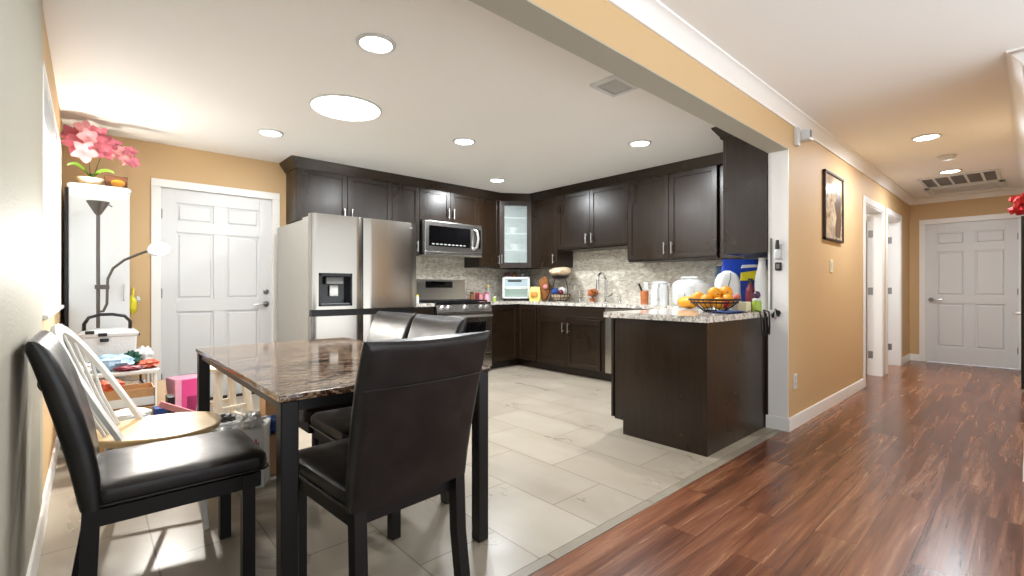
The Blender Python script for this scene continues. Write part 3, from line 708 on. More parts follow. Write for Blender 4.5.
# countertop oven in the corner
T = TR((4.70, 5.13, zc)) @ RZ(R(-42))
r = thing('countertop_oven', 'small white and silver countertop oven in the corner', 'oven', (4.70, 5.13, zc), R(-42))
b = MB(); b.box(-.2, -.14, .012, .2, .15, .35, .014); b.build('case', 'black', r, local=True)
b = MB(); b.box(-.2, -.162, .03, -.165, -.14, .345, .006); b.box(.165, -.162, .03, .2, -.14, .345, .006); b.box(-.2, -.162, .315, .2, -.14, .345, .006); b.box(-.2, -.162, .03, .2, -.14, .055, .006); b.box(-.17, -.162, .185, .17, -.14, .205, .004)
b.build('front_frame', 'white', r, local=True)
MB().box(-.166, -.15, .056, .166, -.138, .186).build('glass_door', plain('greenish_oven_glass', srgb(150, 172, 160), .1), r, local=True)
MB().box(-.166, -.15, .204, .166, -.138, .316).build('control_panel', plain('pale_blue_oven_panel', srgb(170, 190, 196), .12), r, local=True)
b = MB(); b.box(-.12, -.156, .275, .08, -.149, .30, .004); b.build('display', 'black', r, local=True)
MB().tube([(-.15, -.19, .175), (.15, -.19, .175)], .007).tube([(-.13, -.15, .175), (-.13, -.19, .175)], .005).tube([(.13, -.15, .175), (.13, -.19, .175)], .005).build('door_handle', 'nickel', r, local=True)
b = MB()
for x in (-.17, .17):
    for y in (-.12, .12): b.lathe([(.015, 0), (.015, .013)], (x, y, 0), 10)
b.build('feet', 'black', r, local=True)
for k, (u, v, m, l) in enumerate(((-.13, 0, 'maroon', 'small dark red jar on the countertop oven, leftmost of three'), (-.02, .03, 'brown', 'small brown jar on the countertop oven, middle of three'), (.1, .0, 'grey', 'small grey jar on the countertop oven, rightmost of three'))):
    p = T @ Vector((u, v, .351)); jar('spice_jar', l, 'jar', tuple(p), .035, .05, m, 'black', .9, .012, 'jars on the countertop oven')
# pale yellow snack pack + brown loaf bag
r = thing('snack_pack', 'upright pale yellow food pack beside the countertop oven', 'food pack', (4.70, 4.73, zc))
bagshape(MB(), (4.70, 4.73, zc), .17, .09, .20, .08, 2, .8, R(-60)).build('pouch', 'ltyellow', r)
bagshape(MB(), (4.672, 4.714, zc + .06), .10, .075, .07, .06, 5, .9, R(-60)).build('printed_label', 'amber', r)
r = thing('bread_bag', 'brown bagged loaf tucked behind the yellow pack', 'bread', (4.84, 4.66, zc))
MB().ball((4.84, 4.68, zc + .17), (.07, .10, .17), 14, 10, .12, 7, 3).build('loaf', 'brown', r); MB().ball((4.78, 4.6, zc + .2), (.035, .04, .035), 10, 7, .1, 6, 2).build('tied_end', 'palepink', r)
r = thing('purple_bag', 'small purple snack bag right of the countertop oven', 'bag', (4.85, 4.84, zc))
bagshape(MB(), (4.85, 4.86, zc), .12, .07, .22, .1, 9, .7, R(-50)).build('pouch', 'plum', r)
# two tier basket
bx, by = 4.82, 4.36
r = thing('tiered_basket', 'black wire two tier basket stand left of the sink', 'basket', (bx, by, zc))
b = MB()
for z, rad in ((.012, .09), (.05, .125), (.10, .14)): b.tube([(bx + rad * math.cos(a), by + rad * math.sin(a), zc + z) for a in [2 * PI * k / 24 for k in range(24)]], .005, 6, closed=True)
for k in range(16):
    a = 2 * PI * k / 16; b.tube([(bx + q * math.cos(a), by + q * math.sin(a), zc + z) for q, z in ((.02, .008), (.09, .012), (.125, .05), (.14, .10))], .0035, 6)
b.build('lower_basket', 'black', r)
MB().lathe([(.088, zc + .018), (.122, zc + .055), (.136, zc + .095), (.13, zc + .095), (.116, zc + .055), (.08, zc + .022)], (bx, by, 0)).build('basket_liner', 'peach', r)
b = MB(); b.tube([(bx, by - .14 * math.cos(a), zc + .1 + .29 * math.sin(a)) for a in [PI * k / 16 for k in range(17)]], .006, 8)
b.build('arched_frame', 'black', r)
MB().lathe([(.03, zc + .30), (.10, zc + .32), (.125, zc + .35), (.12, zc + .35), (.09, zc + .325), (.02, zc + .306)], (bx, by, 0)).build('upper_basket', 'black', r)
o = MB().ball((bx, by, zc + .408), (.145, .165, .065), 18, 9, .12, 7, 4).build('folded_cloth', 'peach'); tag(o, 'peach and cream cloth heaped on the upper basket tier', 'cloth')
for (dx, dy, dz, rr, m, l) in ((-.05, .05, .13, .05, 'navy', 'dark blue packet in the lower wire basket'), (.03, -.02, .14, .055, 'white', 'white packet in the lower wire basket'), (-.05, -.06, .125, .035, 'maroon', 'dark red fruit in the lower wire basket')):
    o = MB().ball((bx + dx, by + dy, zc + dz), (rr, rr * 1.15, rr * 1.1), 12, 8, .12, 6, int(rr * 999)).build('packet' if m != 'maroon' else 'fruit', m); tag(o, l, 'packet' if m != 'maroon' else 'fruit')
# orange flower pot by the faucet
r = thing('potted_flower', 'orange and pink flower bunch in a small pot beside the faucet', 'plant', (4.99, 3.93, zc))
MB().lathe([(.035, zc), (.045, zc + .05), (.04, zc + .05), (.03, zc + .01)], (4.99, 3.93, 0), 16).build('pot', 'terr', r)
b = MB()
for k in range(16):
    a = random.uniform(0, 6.28); q = random.uniform(0, .065); b.ball((4.99 + q * math.cos(a), 3.93 + q * math.sin(a), zc + .07 + random.uniform(0, .085)), random.uniform(.016, .03), 8, 6, .2, 6, k)
b.build('flowers', 'terr', r)
b = MB()
for k in range(5): b.tube([(4.99, 3.93, zc + .04), (4.99 + .05 * math.cos(k * 1.3), 3.93 + .05 * math.sin(k * 1.3), zc + .10)], .003, 5)
b.build('stems', 'dkgreen', r)
# utensil cup
ux, uy = 4.86, 3.06
r = thing('utensil_cup', 'orange utensil cup standing left of the white kettle', 'cup', (ux, uy, zc))
MB().lathe([(.043, zc), (.048, zc + .15), (.044, zc + .15), (.04, zc + .01)], (ux, uy, 0), 18).build('cup', 'terr', r)
for k, (dx, dy, h, l, m) in enumerate(((-.03, .02, .22, 'dark knife handle leaning out of the orange utensil cup', 'black'), (.02, -.015, .25, 'white spatula standing in the orange utensil cup', 'white'))):
    rt = thing('knife' if k == 0 else 'spatula', l, 'utensil', (ux, uy, zc + .02))
    if k == 0:
        MB().tube([(ux + .01, uy - .01, zc + .015), (ux - .015, uy + .025, zc + .15)], [.006, .008], 8).build('blade', 'chrome', rt); MB().tube([(ux - .015, uy + .025, zc + .15), (ux - .035, uy + .055, zc + .235)], [.011, .013], 8).build('handle', m, rt)
    else:
        MB().tube([(ux, uy, zc + .015), (ux + .012, uy - .012, zc + .17)], .006, 8).build('handle', m, rt); MB().box(-.004, -.03, 0, .004, .03, .09, .003, T=TR((ux + .012, uy - .012, zc + .165))).build('blade', m, rt)
# electric kettle / jug
kx, ky = 4.66, 2.74
r = thing('electric_kettle', 'square shouldered white electric kettle on the sink run', 'kettle', (kx, ky, zc), R(-72))
def rr_loft(b, c, stack, n=5, rz=0):
    return b.loft([[tuple(Vector(c) + RZ(rz) @ Vector((x, y, z))) for x, y in rrect(hx, hy, min(rad, hx * .98, hy * .98), n)] for hx, hy, rad, z in stack])
rr_loft(MB(), (0, 0, 0), [(.09, .085, .05, 0), (.092, .087, .05, .012), (.09, .085, .055, .13), (.083, .08, .06, .225)]).build('jug', 'white', r, local=True)
rr_loft(MB(), (0, 0, 0), [(.083, .08, .055, .225), (.085, .082, .055, .238), (.07, .068, .05, .255)]).build('lid', 'ltgrey', r, local=True)
MB().tube([(0, -.08, .22), (0, -.135, .215), (0, -.145, .16), (0, -.135, .07), (0, -.085, .05)], [.013, .015, .014, .014, .013], 10).build('handle', 'white', r, local=True)
MB().box(-.0935, -.012, .05, -.086, .012, .19, .003).build('water_gauge', 'grey', r, local=True)
MB().loft([[(.08, -.025, .2), (.08, .025, .2), (.075, .02, .235), (.075, -.02, .235)], [(.105, -.01, .225), (.105, .01, .225), (.105, .01, .235), (.105, -.01, .235)]]).build('spout', 'white', r, local=True)
# rice cooker
rx, ry = 4.72, 2.43
r = thing('rice_cooker', 'round white rice cooker with a domed lid and handle', 'rice cooker', (rx, ry, zc))
MB().lathe([(.15, 0), (.165, .015), (.175, .06), (.175, .18), (.172, .19)], (rx, ry, zc), 32).build('body', 'white', r)
MB().lathe([(.174, .19), (.176, .2), (.165, .235), (.13, .262), (.08, .275), (0, .277)], (rx, ry, zc), 32).build('lid', 'white', r)
MB().tube([(rx, ry + .10, zc + .26), (rx, ry + .085, zc + .295), (rx, ry - .085, zc + .295), (rx, ry - .10, zc + .26)], [.012, .013, .013, .012], 10).build('lid_handle', 'ltgrey', r)
for s in (1, -1): MB().box(rx - .03, ry + s * .17 - .02, zc + .17, rx + .03, ry + s * .17 + .03 * s + .0, zc + .19, .006).build('side_handle', 'ltgrey', r)
MB().box(rx - .185, ry - .04, zc + .05, rx - .165, ry + .04, zc + .13, .006).build('control_panel', 'ltgrey', r)
r = thing('mixing_bowl', 'pale white bowl right of the rice cooker', 'bowl', (4.40, 2.09, zc))
MB().lathe([(.06, 0), (.065, .008), (.10, .12), (.115, .23), (.108, .23), (.09, .12), (.05, .012)], (4.40, 2.09, zc), 24).build('bowl', 'ltgrey', r)
o = MB().ball((3.98, 2.06, zc + .055), (.075, .10, .055), 18, 12, .05, 4, 2).build('mango', 'mango'); tag(o, 'large golden mango lying left of the wire fruit bowl', 'fruit')
o = MB().ball((4.17, 2.14, zc + .034), (.036, .036, .034), 14, 10, .06, 4, 7).build('garlic_bulb', 'white'); tag(o, 'small white garlic bulb left of the golden mango', 'vegetable')
# fruit bowl and oranges
fx, fy = 3.62, 1.66
r = thing('fruit_bowl', 'black wire fruit bowl heaped with oranges', 'bowl', (fx, fy, zc))
b = MB()
for z, rad, t in ((.005, .075, .005), (.095, .185, .008), (.072, .168, .007)): b.tube([(fx + rad * math.cos(a), fy + rad * math.sin(a), zc + z) for a in [2 * PI * k / 36 for k in range(36)]], t, 6, closed=True)
b.build('rim', 'iron', r)
b = MB()
for k in range(24):
    a = 2 * PI * k / 24; b.tube([(fx + q * math.cos(a), fy + q * math.sin(a), zc + z) for q, z in ((.0, .006), (.075, .005), (.135, .045), (.185, .095))], .003, 5)
b.build('wire_ribs', 'iron', r)
of = thing('orange', 'orange', 'fruit', (0, 0, 0), 0, 'oranges in the wire bowl')
MB().ball((0, 0, 0), (.0505, .0505, .048), 18, 12, .02, 6, 1).build('peel', 'orange', of, local=True)
MB().lathe([(.006, 0), (.005, .004), (.001, .005)], (0, 0, .047), 8).build('stem_end', 'dkgreen', of, local=True)
OR = [(-.045, .045, .068, 'orange deep at the back left of the wire bowl'), (.055, .04, .068, 'orange deep at the back right of the wire bowl'), (.01, -.06, .066, 'orange low at the front middle of the wire bowl'), (-.075, -.035, .085, 'orange low at the near left of the wire bowl'), (.085, -.04, .087, 'orange low at the near right of the wire bowl'),
      (-.10, .065, .105, 'orange at the left edge of the bowl rim, tilted over the mango side'), (.0, .0, .142, 'large orange heaped highest in the middle of the bowl'), (.095, .01, .15, 'orange heaped at the right side nearest the white bag')]
for k, (dx, dy, dz, l) in enumerate(OR):
    # spread along the camera's left/right direction so that the heap reads from the room
    q = RZ(R(-42)) @ Vector((dx, dy, 0)); rt = of if k == 0 else copy_thing(of, (0, 0, 0), 0, l)
    rt.location = (fx + q.x, fy + q.y, zc + dz); rt.rotation_euler = (R(20 * k), R(13 * k), 0); rt['label'] = l
o = MB().ball((fx - .02, fy - .09, zc + .058), (.034, .036, .033), 14, 9, .05, 5, 3).build('apple', 'red'); tag(o, 'small red apple low in the wire fruit bowl', 'fruit')
# dark blue pot holder with a strap hanging over the edge
b = MB()
n = 10; rings = []
for i in range(n + 1):
    y = 1.42 + .17 * i / n
    rings.append([(3.36 + .30 * j / 12, y + .01 * math.sin(j), zc + .004 + .007 * (1 + noise.noise(Vector((i * .6, j * .5, 1))))) for j in range(13)])
b.loft(rings, False, False); b.loft([[(x, y, z - .008) for x, y, z in q] for q in rings], False, False)
o = b.build('dish_cloth', 'navy'); tag(o, 'dark blue crumpled dish cloth in front of the fruit bowl', 'cloth')
# white paper bag
r = thing('shopping_bag', 'white rounded plastic bag standing behind the oranges', 'bag', (4.04, 1.78, zc))
b = MB(); L = []
for k in range(13):
    t = k / 12; z = .332 * t; hw_ = .105 * (1 - .22 * t) * (1 if t < .72 else math.sqrt(max(0.0, 1 - ((t - .72) / .285) ** 2))) + .004; hd = .085 * (1 - .25 * t) * (1 if t < .72 else math.sqrt(max(0.0, 1 - ((t - .72) / .285) ** 2))) + .004
    ring = []
    for x_, y_ in rrect(hw_, hd, min(hw_, hd) * .7, 5):
        q = RZ(R(-45)) @ Vector((x_ * (1 + .05 * noise.noise(Vector((x_ * 20, y_ * 20, z * 12)))), y_ * (1 + .12 * noise.noise(Vector((x_ * 16, 3, z * 14)))), 0)); ring.append((4.04 + q.x, 1.74 + q.y, zc + z))
    L.append(ring)
b.loft(L).build('bag', 'white', r)
MB().tube([(3.972, 1.69, zc + .12), (3.968, 1.70, zc + .2), (3.985, 1.69, zc + .26), (4.01, 1.70, zc + .31)], .005, 6).build('seam_cord', 'grey', r)
# snack bags on the partition run
r = thing('snack_bag', 'big blue foil snack bag with a yellow patch under the end cabinet', 'bag', (4.50, 1.78, zc))
bagshape(MB(), (4.50, 1.78, zc), .44, .15, .45, .12, 3, 1.0, R(-45), 32).build('pouch', 'blue', r)
b = MB(T=TR((4.50, 1.78, zc + .25)) @ RZ(R(-45))); b.loft([[(-.07, -.084, 0), (.12, -.082, .01), (.12, -.074, .01), (-.07, -.076, 0)], [(-.06, -.072, .075), (.12, -.070, .10), (.12, -.062, .10), (-.06, -.064, .075)]])
b.build('yellow_patch', 'yellow', r)
b = MB(T=TR((4.50, 1.78, zc + .365)) @ RZ(R(-45))); b.loft([[(-.06, -.066, 0), (.10, -.066, .01), (.10, -.058, .01), (-.06, -.058, 0)], [(-.04, -.058, .03), (.10, -.058, .035), (.10, -.05, .035), (-.04, -.05, .03)]])
b.build('white_swash', 'white', r)
r = thing('snack_bag', 'slate grey and blue foil snack bag left of the big blue bag', 'bag', (4.90, 2.10, zc))
bagshape(MB(), (4.90, 2.10, zc), .26, .12, .41, .12, 6, 1.0, R(-50), 28).build('pouch', plain('slate_blue_foil', srgb(60, 78, 105), .3, var=.25, bump=.3), r)
jar('sauce_bottle', 'dark bottle with a maroon label in front of the blue snack bag', 'bottle', (4.06, 1.56, zc), .038, .22, 'maroon', 'black', .5, .04, None, [(.034, 0), (.038, .01), (.038, .15), (.03, .18), (.02, .2), (.02, .22)], 'cap')
jar('milk_bottle', 'tall plain white bottle beside the jamb', 'bottle', (4.06, 1.468, zc), .056, .40, 'white', 'ltgrey', .5, .025, None, [(.05, 0), (.056, .01), (.056, .22), (.052, .27), (.032, .36), (.027, .4)], 'cap')
o = MB().box(3.77, 1.475, zc, 3.86, 1.545, zc + .075, .006).build('spread_tub', 'cream')
tag(o, 'square cream coloured tub at the worktop edge by the jamb', 'tub')
jar('herb_jar', 'small jar with lime green label next to the jamb', 'jar', (3.875, 1.44, zc), .034, .085, 'limegreen', 'white', .95, .014)
r = thing('garlic_bowl', 'small heap of pink and white bulbs behind the cream tub', 'bowl', (3.87, 1.60, zc))
MB().lathe([(.035, 0), (.06, .05), (.055, .05), (.03, .006)], (3.87, 1.60, zc), 18).build('bowl', 'ltgrey', r)
for k, (dx, dy, dz, m, l) in enumerate(((-.02, .0, .07, 'palepink', 'pale pink bulb on the left of the small bowl'), (.025, .015, .072, 'white', 'white bulb on the right of the small bowl'), (.0, -.01, .11, 'coral', 'reddish bulb on top in the small bowl'))):
    o = MB().ball((3.87 + dx, 1.6 + dy, zc + dz), (.026, .026, .024), 12, 8, .1, 6, k).build('bulb', m); tag(o, l, 'vegetable', 'bulbs in the small bowl')
o = MB().ball((3.875, 1.44, zc + .131), (.028, .026, .03), 12, 9, .05, 5, 2).build('plum', 'plum'); tag(o, 'dark purple plum on top of the small green jar', 'fruit')
# jars beside the range
for k, (x, y, rad, h, m, cap, l) in enumerate(((2.62, 4.93, .035, .07, 'ltyellow', 'yellow', 'short pale yellow jar next to the refrigerator'), (2.72, 4.95, .03, .10, 'cream', 'limegreen', 'cream jar with green lid between refrigerator and range'), (2.82, 4.92, .032, .065, 'limegreen', 'white', 'small green jar left of the range'), (2.93, 4.99, .035, .085, 'white', 'yellow', 'white jar with yellow lid beside the range'),
        (4.03, 5.33, .03, .11, 'brown', 'black', 'brown spice jar just right of the range back'), (4.10, 5.30, .028, .10, 'maroon', 'red', 'dark red spice jar right of the range'), (4.19, 5.33, .034, .09, 'palepink', 'pink', 'pink jar right of the spice jars'), (4.28, 5.30, .034, .10, 'pinkbox', 'red', 'pink jar with red lid near the corner'), (4.16, 4.98, .024, .05, 'limegreen', 'white', 'tiny green jar at the worktop edge right of the range'))):
    jar('spice_jar', l, 'jar', (x, y, zc), rad, h, m, cap, .9, .014, 'jars by the range')
jar('oil_bottle', 'clear oil bottle against the mosaic right of the range', 'bottle', (4.36, 5.36, zc), .034, .2, 'film', 'yellow', .5, .03, None, [(.03, 0), (.034, .01), (.034, .13), (.016, .17), (.014, .2)], 'cap')
# ================================================================== DINING FURNITURE
r = thing('dining_table', 'counter of brown faux marble on black square legs, the dining table'.replace('counter of brown faux marble on', 'brown faux marble dining table with').replace(', the dining table', ''), 'table', (.873, 2.38, 0))
tx0, tx1, ty0, ty1 = .442, 1.302, 1.585, 3.172
MB().box(tx0, ty0, .737, tx1, ty1, .760, .004).build('tabletop', 'marble', r)
b = MB(); i = .02
b.box(tx0 + i, ty0 + i, .70, tx1 - i, ty0 + i + .02, .737); b.box(tx0 + i, ty1 - i - .02, .70, tx1 - i, ty1 - i, .737); b.box(tx0 + i, ty0 + i, .70, tx0 + i + .02, ty1 - i, .737); b.box(tx1 - i - .02, ty0 + i, .70, tx1 - i, ty1 - i, .737)
b.build('apron', 'leg', r)
for x in (tx0 + .006, tx1 - .061):
    for y in (ty0 + .006, ty1 - .061): MB().box(x, y, 0, x + .055, y + .055, .737, .004, 1).build('leg', 'leg', r)
def make_chair(label):
    r = thing('dining_chair', label, 'chair', (0, 0, 0), 0, 'black dining chairs')
    # seat pad
    hx, y0, y1 = .228, -.225, .285
    def ring(z, ins, crown=0):
        pts = [(x, y + (y0 + y1) / 2) for x, y in rrect(hx - ins, (y1 - y0) / 2 - ins, .04, 4)]
        return [(x, y, z) for x, y in pts]
    b = MB(); b.loft([ring(.405, .012), ring(.412, .004), ring(.438, .0), ring(.458, .003), ring(.47, .016), ring(.477, .05), ring(.481, .12)])
    st = b.build('seat', 'leather', r, local=True)
    b = MB(); pr_ = [Vector(p) for p in ring(.413, -.002)]; b.tube(pr_, .004, 5, closed=True); b.build('piping', 'leather', st, local=True)
    b = MB(); b.box(-hx + .02, y0 + .01, .345, hx - .02, y0 + .03, .398); b.box(-hx + .02, y1 - .045, .345, hx - .02, y1 - .025, .398); b.box(-hx + .015, y0 + .02, .345, -hx + .035, y1 - .03, .398); b.box(hx - .035, y0 + .02, .345, hx - .015, y1 - .03, .398)
    b.build('seat_frame', 'leg', r, local=True)
    # backrest: upholstered slab leaning back, slightly curled at the top
    prof = [(.405, -.222, .054), (.50, -.232, .066), (.60, -.250, .072), (.70, -.273, .072), (.80, -.300, .068), (.87, -.323, .060), (.915, -.340, .052), (.935, -.349, .038), (.945, -.354, .014)]
    rings = []
    for z, yc, th in prof:
        k = (z - .405) / .54; hw = .234 + .012 * k
        sag = lambda x: -.010 * (1 - (x / hw) ** 2) * (1 if z > .9 else 0)
        q = rrect(hw, th / 2, th * .42, 3); 
        rings.append([(x, y + yc - .012 * (1 - (x / hw) ** 2), z + sag(x)) for x, y in q])
    # more columns across the width come from the rounded corners plus these mid points
    def dens(rg):
        out = []
        for a, c in zip(rg, rg[1:] + rg[:1]):
            out.append(a)
            if (Vector(a) - Vector(c)).length > .15:
                for t in (.2, .4, .6, .8):
                    p = Vector(a).lerp(Vector(c), t); kx = 1 - (p.x / .23) ** 2
                    out.append((p.x, p.y - .012 * kx * .9, p.z - (.010 * kx if p.z > .9 else 0)))
        return out
    bk = MB().loft([dens(q) for q in rings]).build('backrest', 'leather', r, local=True)
    b = MB()
    for s in (-1, 1):
        pass
    b.tube([(x, -.299 - .0335 - .021 * (1 - (x / .23) ** 2) * .95, .795) for x in [-.234 + .468 * k / 14 for k in range(15)]], .0022, 5)
    b.build('seam', 'leather', bk, local=True)
    for sx in (-1, 1):
        MB().loft([[(sx * .205 + dx, .215 + dy, z) for dx, dy in ((-.021, -.021), (.021, -.021), (.021, .021), (-.021, .021))] for z in (0, .40)]).build('leg', 'leg', r, local=True)
        MB().loft([[(sx * .2 + dx, yy + dy, z) for dx, dy in ((-.021, -.022), (.021, -.022), (.021, .022), (-.021, .022))] for z, yy in ((0, -.262), (.2, -.232), (.45, -.222))]).build('leg', 'leg', r, local=True)
    return r
c1 = make_chair('black dining chair in the foreground with its back to the viewer')
c1.location = (.806, 1.655, 0); c1.rotation_euler = (0, 0, R(4))
copy_thing(c1, (1.10, 2.212, 0), R(90), 'black dining chair on the kitchen side of the table, nearer of the two')
copy_thing(c1, (1.10, 2.717, 0), R(90), 'black dining chair on the kitchen side of the table, nearer the refrigerator')
copy_thing(c1, (.226, 2.185, 0), R(-90), 'black dining chair at the left wall with glare on its seat')
# windsor chair
def windsor():
    r = thing('windsor_chair', 'white spindle back chair with natural wood seat behind the left black chair', 'chair', (.24, 2.76, 0), R(-104))
    pts = []
    for k in range(36):
        a = 2 * PI * k / 36; c, s_ = math.cos(a), math.sin(a)
        x = .235 * math.copysign(abs(c) ** .8, c); y = .25 * math.copysign(abs(s_) ** .8, s_)
        if s_ < 0: x *= 1 - .12 * abs(s_)
        pts.append((x, y))
    b = MB(); L = []
    for z, k in ((.415, .90), (.425, .98), (.445, 1.0), (.452, .985), (.4535, .93), (.4500, .6)): L.append([(x * k, y * k, z) for x, y in pts])
    b.loft(L); b.build('seat', 'seatwood', r, local=True)
    # bow: flat steam bent hoop leaning back
    bow = []
    for k in range(21):
        t = -1 + 2 * k / 20; a = PI * k / 20
        x = -.185 * math.cos(a) * (1 + .0 * t); h = math.sin(a) ** .75
        bow.append((x, -.10 - .255 * h, .445 + .475 * h))
    rings = []
    for i, p in enumerate(bow):
        p = Vector(p); d = (Vector(bow[min(i + 1, 20)]) - Vector(bow[max(i - 1, 0)])).normalized()
        nrm = Vector((0, .90, .43)).normalized(); sd = d.cross(nrm).normalized()
        rings.append([p + sd * .023 + nrm * .009, p - sd * .023 + nrm * .009, p - sd * .023 - nrm * .009, p + sd * .023 - nrm * .009])
    MB().loft(rings).build('bow_back', 'whitewood', r, local=True)
    for k in range(6):
        x = -.125 + .05 * k; a = math.acos(max(-1, min(1, -x * 1.12 / .185))); h = math.sin(a) ** .75
        MB().tube([(x * .85, -.17, .448), (x, -.15 - .09 - .0, .60), (x * 1.12, -.10 - .255 * h, .44 + .475 * h)], [.007, .0085, .006], 8).build('spindle', 'whitewood', r, local=True)
    for sx in (-1, 1):
        for sy in (-1, 1): MB().tube([(sx * .14, sy * .15, .42), (sx * .17, sy * .18, .22), (sx * .19, sy * .205, 0)], [.014, .019, .012], 10).build('leg', 'whitewood', r, local=True)
    for sx in (-1, 1): MB().tube([(sx * .172, -.18, .2), (sx * .172, .18, .2)], .01, 8).build('stretcher', 'whitewood', r, local=True)
    MB().tube([(-.172, 0, .2), (.172, 0, .2)], .01, 8).build('stretcher', 'whitewood', r, local=True)
windsor()
# pale wooden step stool beyond the table
r = thing('step_stool', 'pale wooden step stool with splayed legs behind the dining table', 'stool', (.67, 3.62, 0), R(14))
MB().box(-.12, -.12, .56, .12, .12, .585, .008).build('seat', 'palewood', r, local=True)
for sx in (-1, 1):
    for sy in (-1, 1):
        MB().loft([[(sx * X + dx, sy * Y + dy, z) for dx, dy in ((-.021, -.016), (.021, -.016), (.021, .016), (-.021, .016))] for X, Y, z in ((.125, .15, 0), (.075, .085, .565))]).build('leg', 'palewood', r, local=True)
    MB().box(sx * .107 - .012, -.125, .2, sx * .107 + .012, .125, .235, .004).build('rung', 'palewood', r, local=True)
for sy in (-1, 1): MB().box(-.10, sy * .117 - .01, .3, .10, sy * .117 + .01, .33, .004).build('rung', 'palewood', r, local=True)
# ================================================================== CORNER CLUTTER
# tall white cabinet
r = thing('storage_cabinet', 'tall plain white cabinet in the corner behind the torchiere lamp', 'cabinet', (.055, 5.15, 0))
MB().box(-.125, 4.93, .04, .236, 5.40, 1.87, .004).box(-.11, 4.95, 0, .22, 5.38, .04).build('body', 'white', r)
MB().box(-.125, 4.905, .06, .236, 4.927, 1.865, .006).build('door', 'white', r)
rr_loft(MB(), (.055, 5.15, 0), [(.182, .246, .02, 1.868), (.192, .256, .03, 1.878), (.194, .258, .03, 1.895), (.185, .25, .03, 1.908)]).build('top', 'white', r)
MB().tube([(.20, 4.90, 1.0), (.20, 4.885, 1.01), (.20, 4.885, 1.12), (.20, 4.90, 1.13)], .006).build('door_handle', 'ltgrey', r)
MB().box(-.147, 4.93, 0, -.129, 5.0, 1.87).build('gap_shade_strip', 'black', r)  # black strip put in as the shade of the gap beside the wall
# orchid
ox, oy, oz = .00, 5.0, 1.908
r = thing('potted_orchid', 'pink artificial orchid in a tan pot on the white cabinet', 'plant', (ox, oy, oz))
MB().lathe([(.06, oz), (.085, oz + .055), (.088, oz + .06), (.08, oz + .06), (.05, oz + .02)], (ox, oy, 0), 20).build('pot', 'clay', r)
def leaf(b, base, ang_, ln, wd_, up):
    L = []
    for k in range(7):
        t = k / 6; w_ = wd_ * math.sin(PI * min(.97, t * .9 + .08)) ; cx = base[0] + math.cos(ang_) * ln * t; cy = base[1] + math.sin(ang_) * ln * t; cz = base[2] + up * math.sin(t * 2.2)
        n = Vector((-math.sin(ang_), math.cos(ang_), 0))
        L.append([(cx + n.x * w_ * s, cy + n.y * w_ * s, cz + .012 * abs(s) + o_) for s, o_ in ((-1, 0), (0, 0), (1, 0), (0, -.004))])
    return b.loft(L)
for a, ln, wd_, up in ((R(195), .14, .032, .10), (R(-20), .15, .034, .075), (R(70), .10, .026, .05)): leaf(MB(), (ox, oy, oz + .055), a, ln, wd_, up).build('leaf', 'green', r)
def flower(c, size, face, seed):
    b = MB(); c = Vector(c); f = Vector(face).normalized(); u = f.cross(Vector((0, 0, 1))).normalized(); v = u.cross(f)
    for k in range(5):
        a = 2 * PI * k / 5 + seed; d = u * math.cos(a) + v * math.sin(a); n = f.cross(d); wd_ = size * (.42 if k % 2 else .34); L = []
        for i in range(6):
            t = i / 5; w_ = wd_ * math.sin(PI * min(.96, .12 + t * .82)); p = c + d * size * t + f * size * (.22 * math.sin(t * 2.4))
            L.append([p - n * w_ + f * .004, p + f * .0, p + n * w_ + f * .004, p - f * .004])
        b.loft(L)
    return b
def stem(pts): return MB().tube(pts, .0035, 6)
stem([(ox, oy, oz + .05), (ox - .01, oy - .03, oz + .22), (ox - .03, oy - .06, oz + .34), (ox - .02, oy - .1, oz + .42)]).build('stem', 'dkgreen', r)
stem([(ox + .01, oy, oz + .05), (ox + .06, oy - .02, oz + .24), (ox + .12, oy - .05, oz + .36), (ox + .19, oy - .08, oz + .34), (ox + .25, oy - .1, oz + .25)]).build('stem', 'dkgreen', r)
FL = [(-.09, -.03, .30, .085), (-.04, -.10, .25, .09), (.03, -.10, .33, .08), (-.10, .02, .40, .08), (-.03, -.02, .43, .085), (.05, .0, .42, .075), (.09, -.05, .28, .075), (-.02, -.12, .36, .07), (.10, .03, .36, .07)]
for k, (dx, dy, dz, s) in enumerate(FL): flower((ox + dx, oy + dy, oz + dz), s, (.1 + .3 * math.sin(k * 2), -1, -.1 + .3 * math.cos(k * 3)), k * .7).build('flower', 'pink' if k % 3 != 1 else 'palepink', r)
for k, (dx, dy, dz, s) in enumerate(((.15, -.06, .34, .055), (.19, -.09, .29, .055), (.24, -.09, .30, .05), (.21, -.1, .22, .05), (.26, -.1, .215, .05), (.16, -.08, .26, .045))): flower((ox + dx, oy + dy, oz + dz), s, (.3, -1, .1), k * .9).build('flower', 'palepink' if k % 2 else 'pink', r)
r = thing('gift_box', 'dark amber printed box beside the orchid pot', 'box', (.155, 5.02, oz))
MB().box(.085, 4.96, oz, .225, 5.08, oz + .085, .003, 1).build('box', 'dkbrown', r)
MB().ball((.165, 4.959, oz + .04), (.045, .002, .032), 14, 8).build('printed_motif', 'amber', r)
MB().box(.083, 4.958, oz + .078, .227, 5.082, oz + .098, .003, 1).build('lid', 'dkbrown', r)
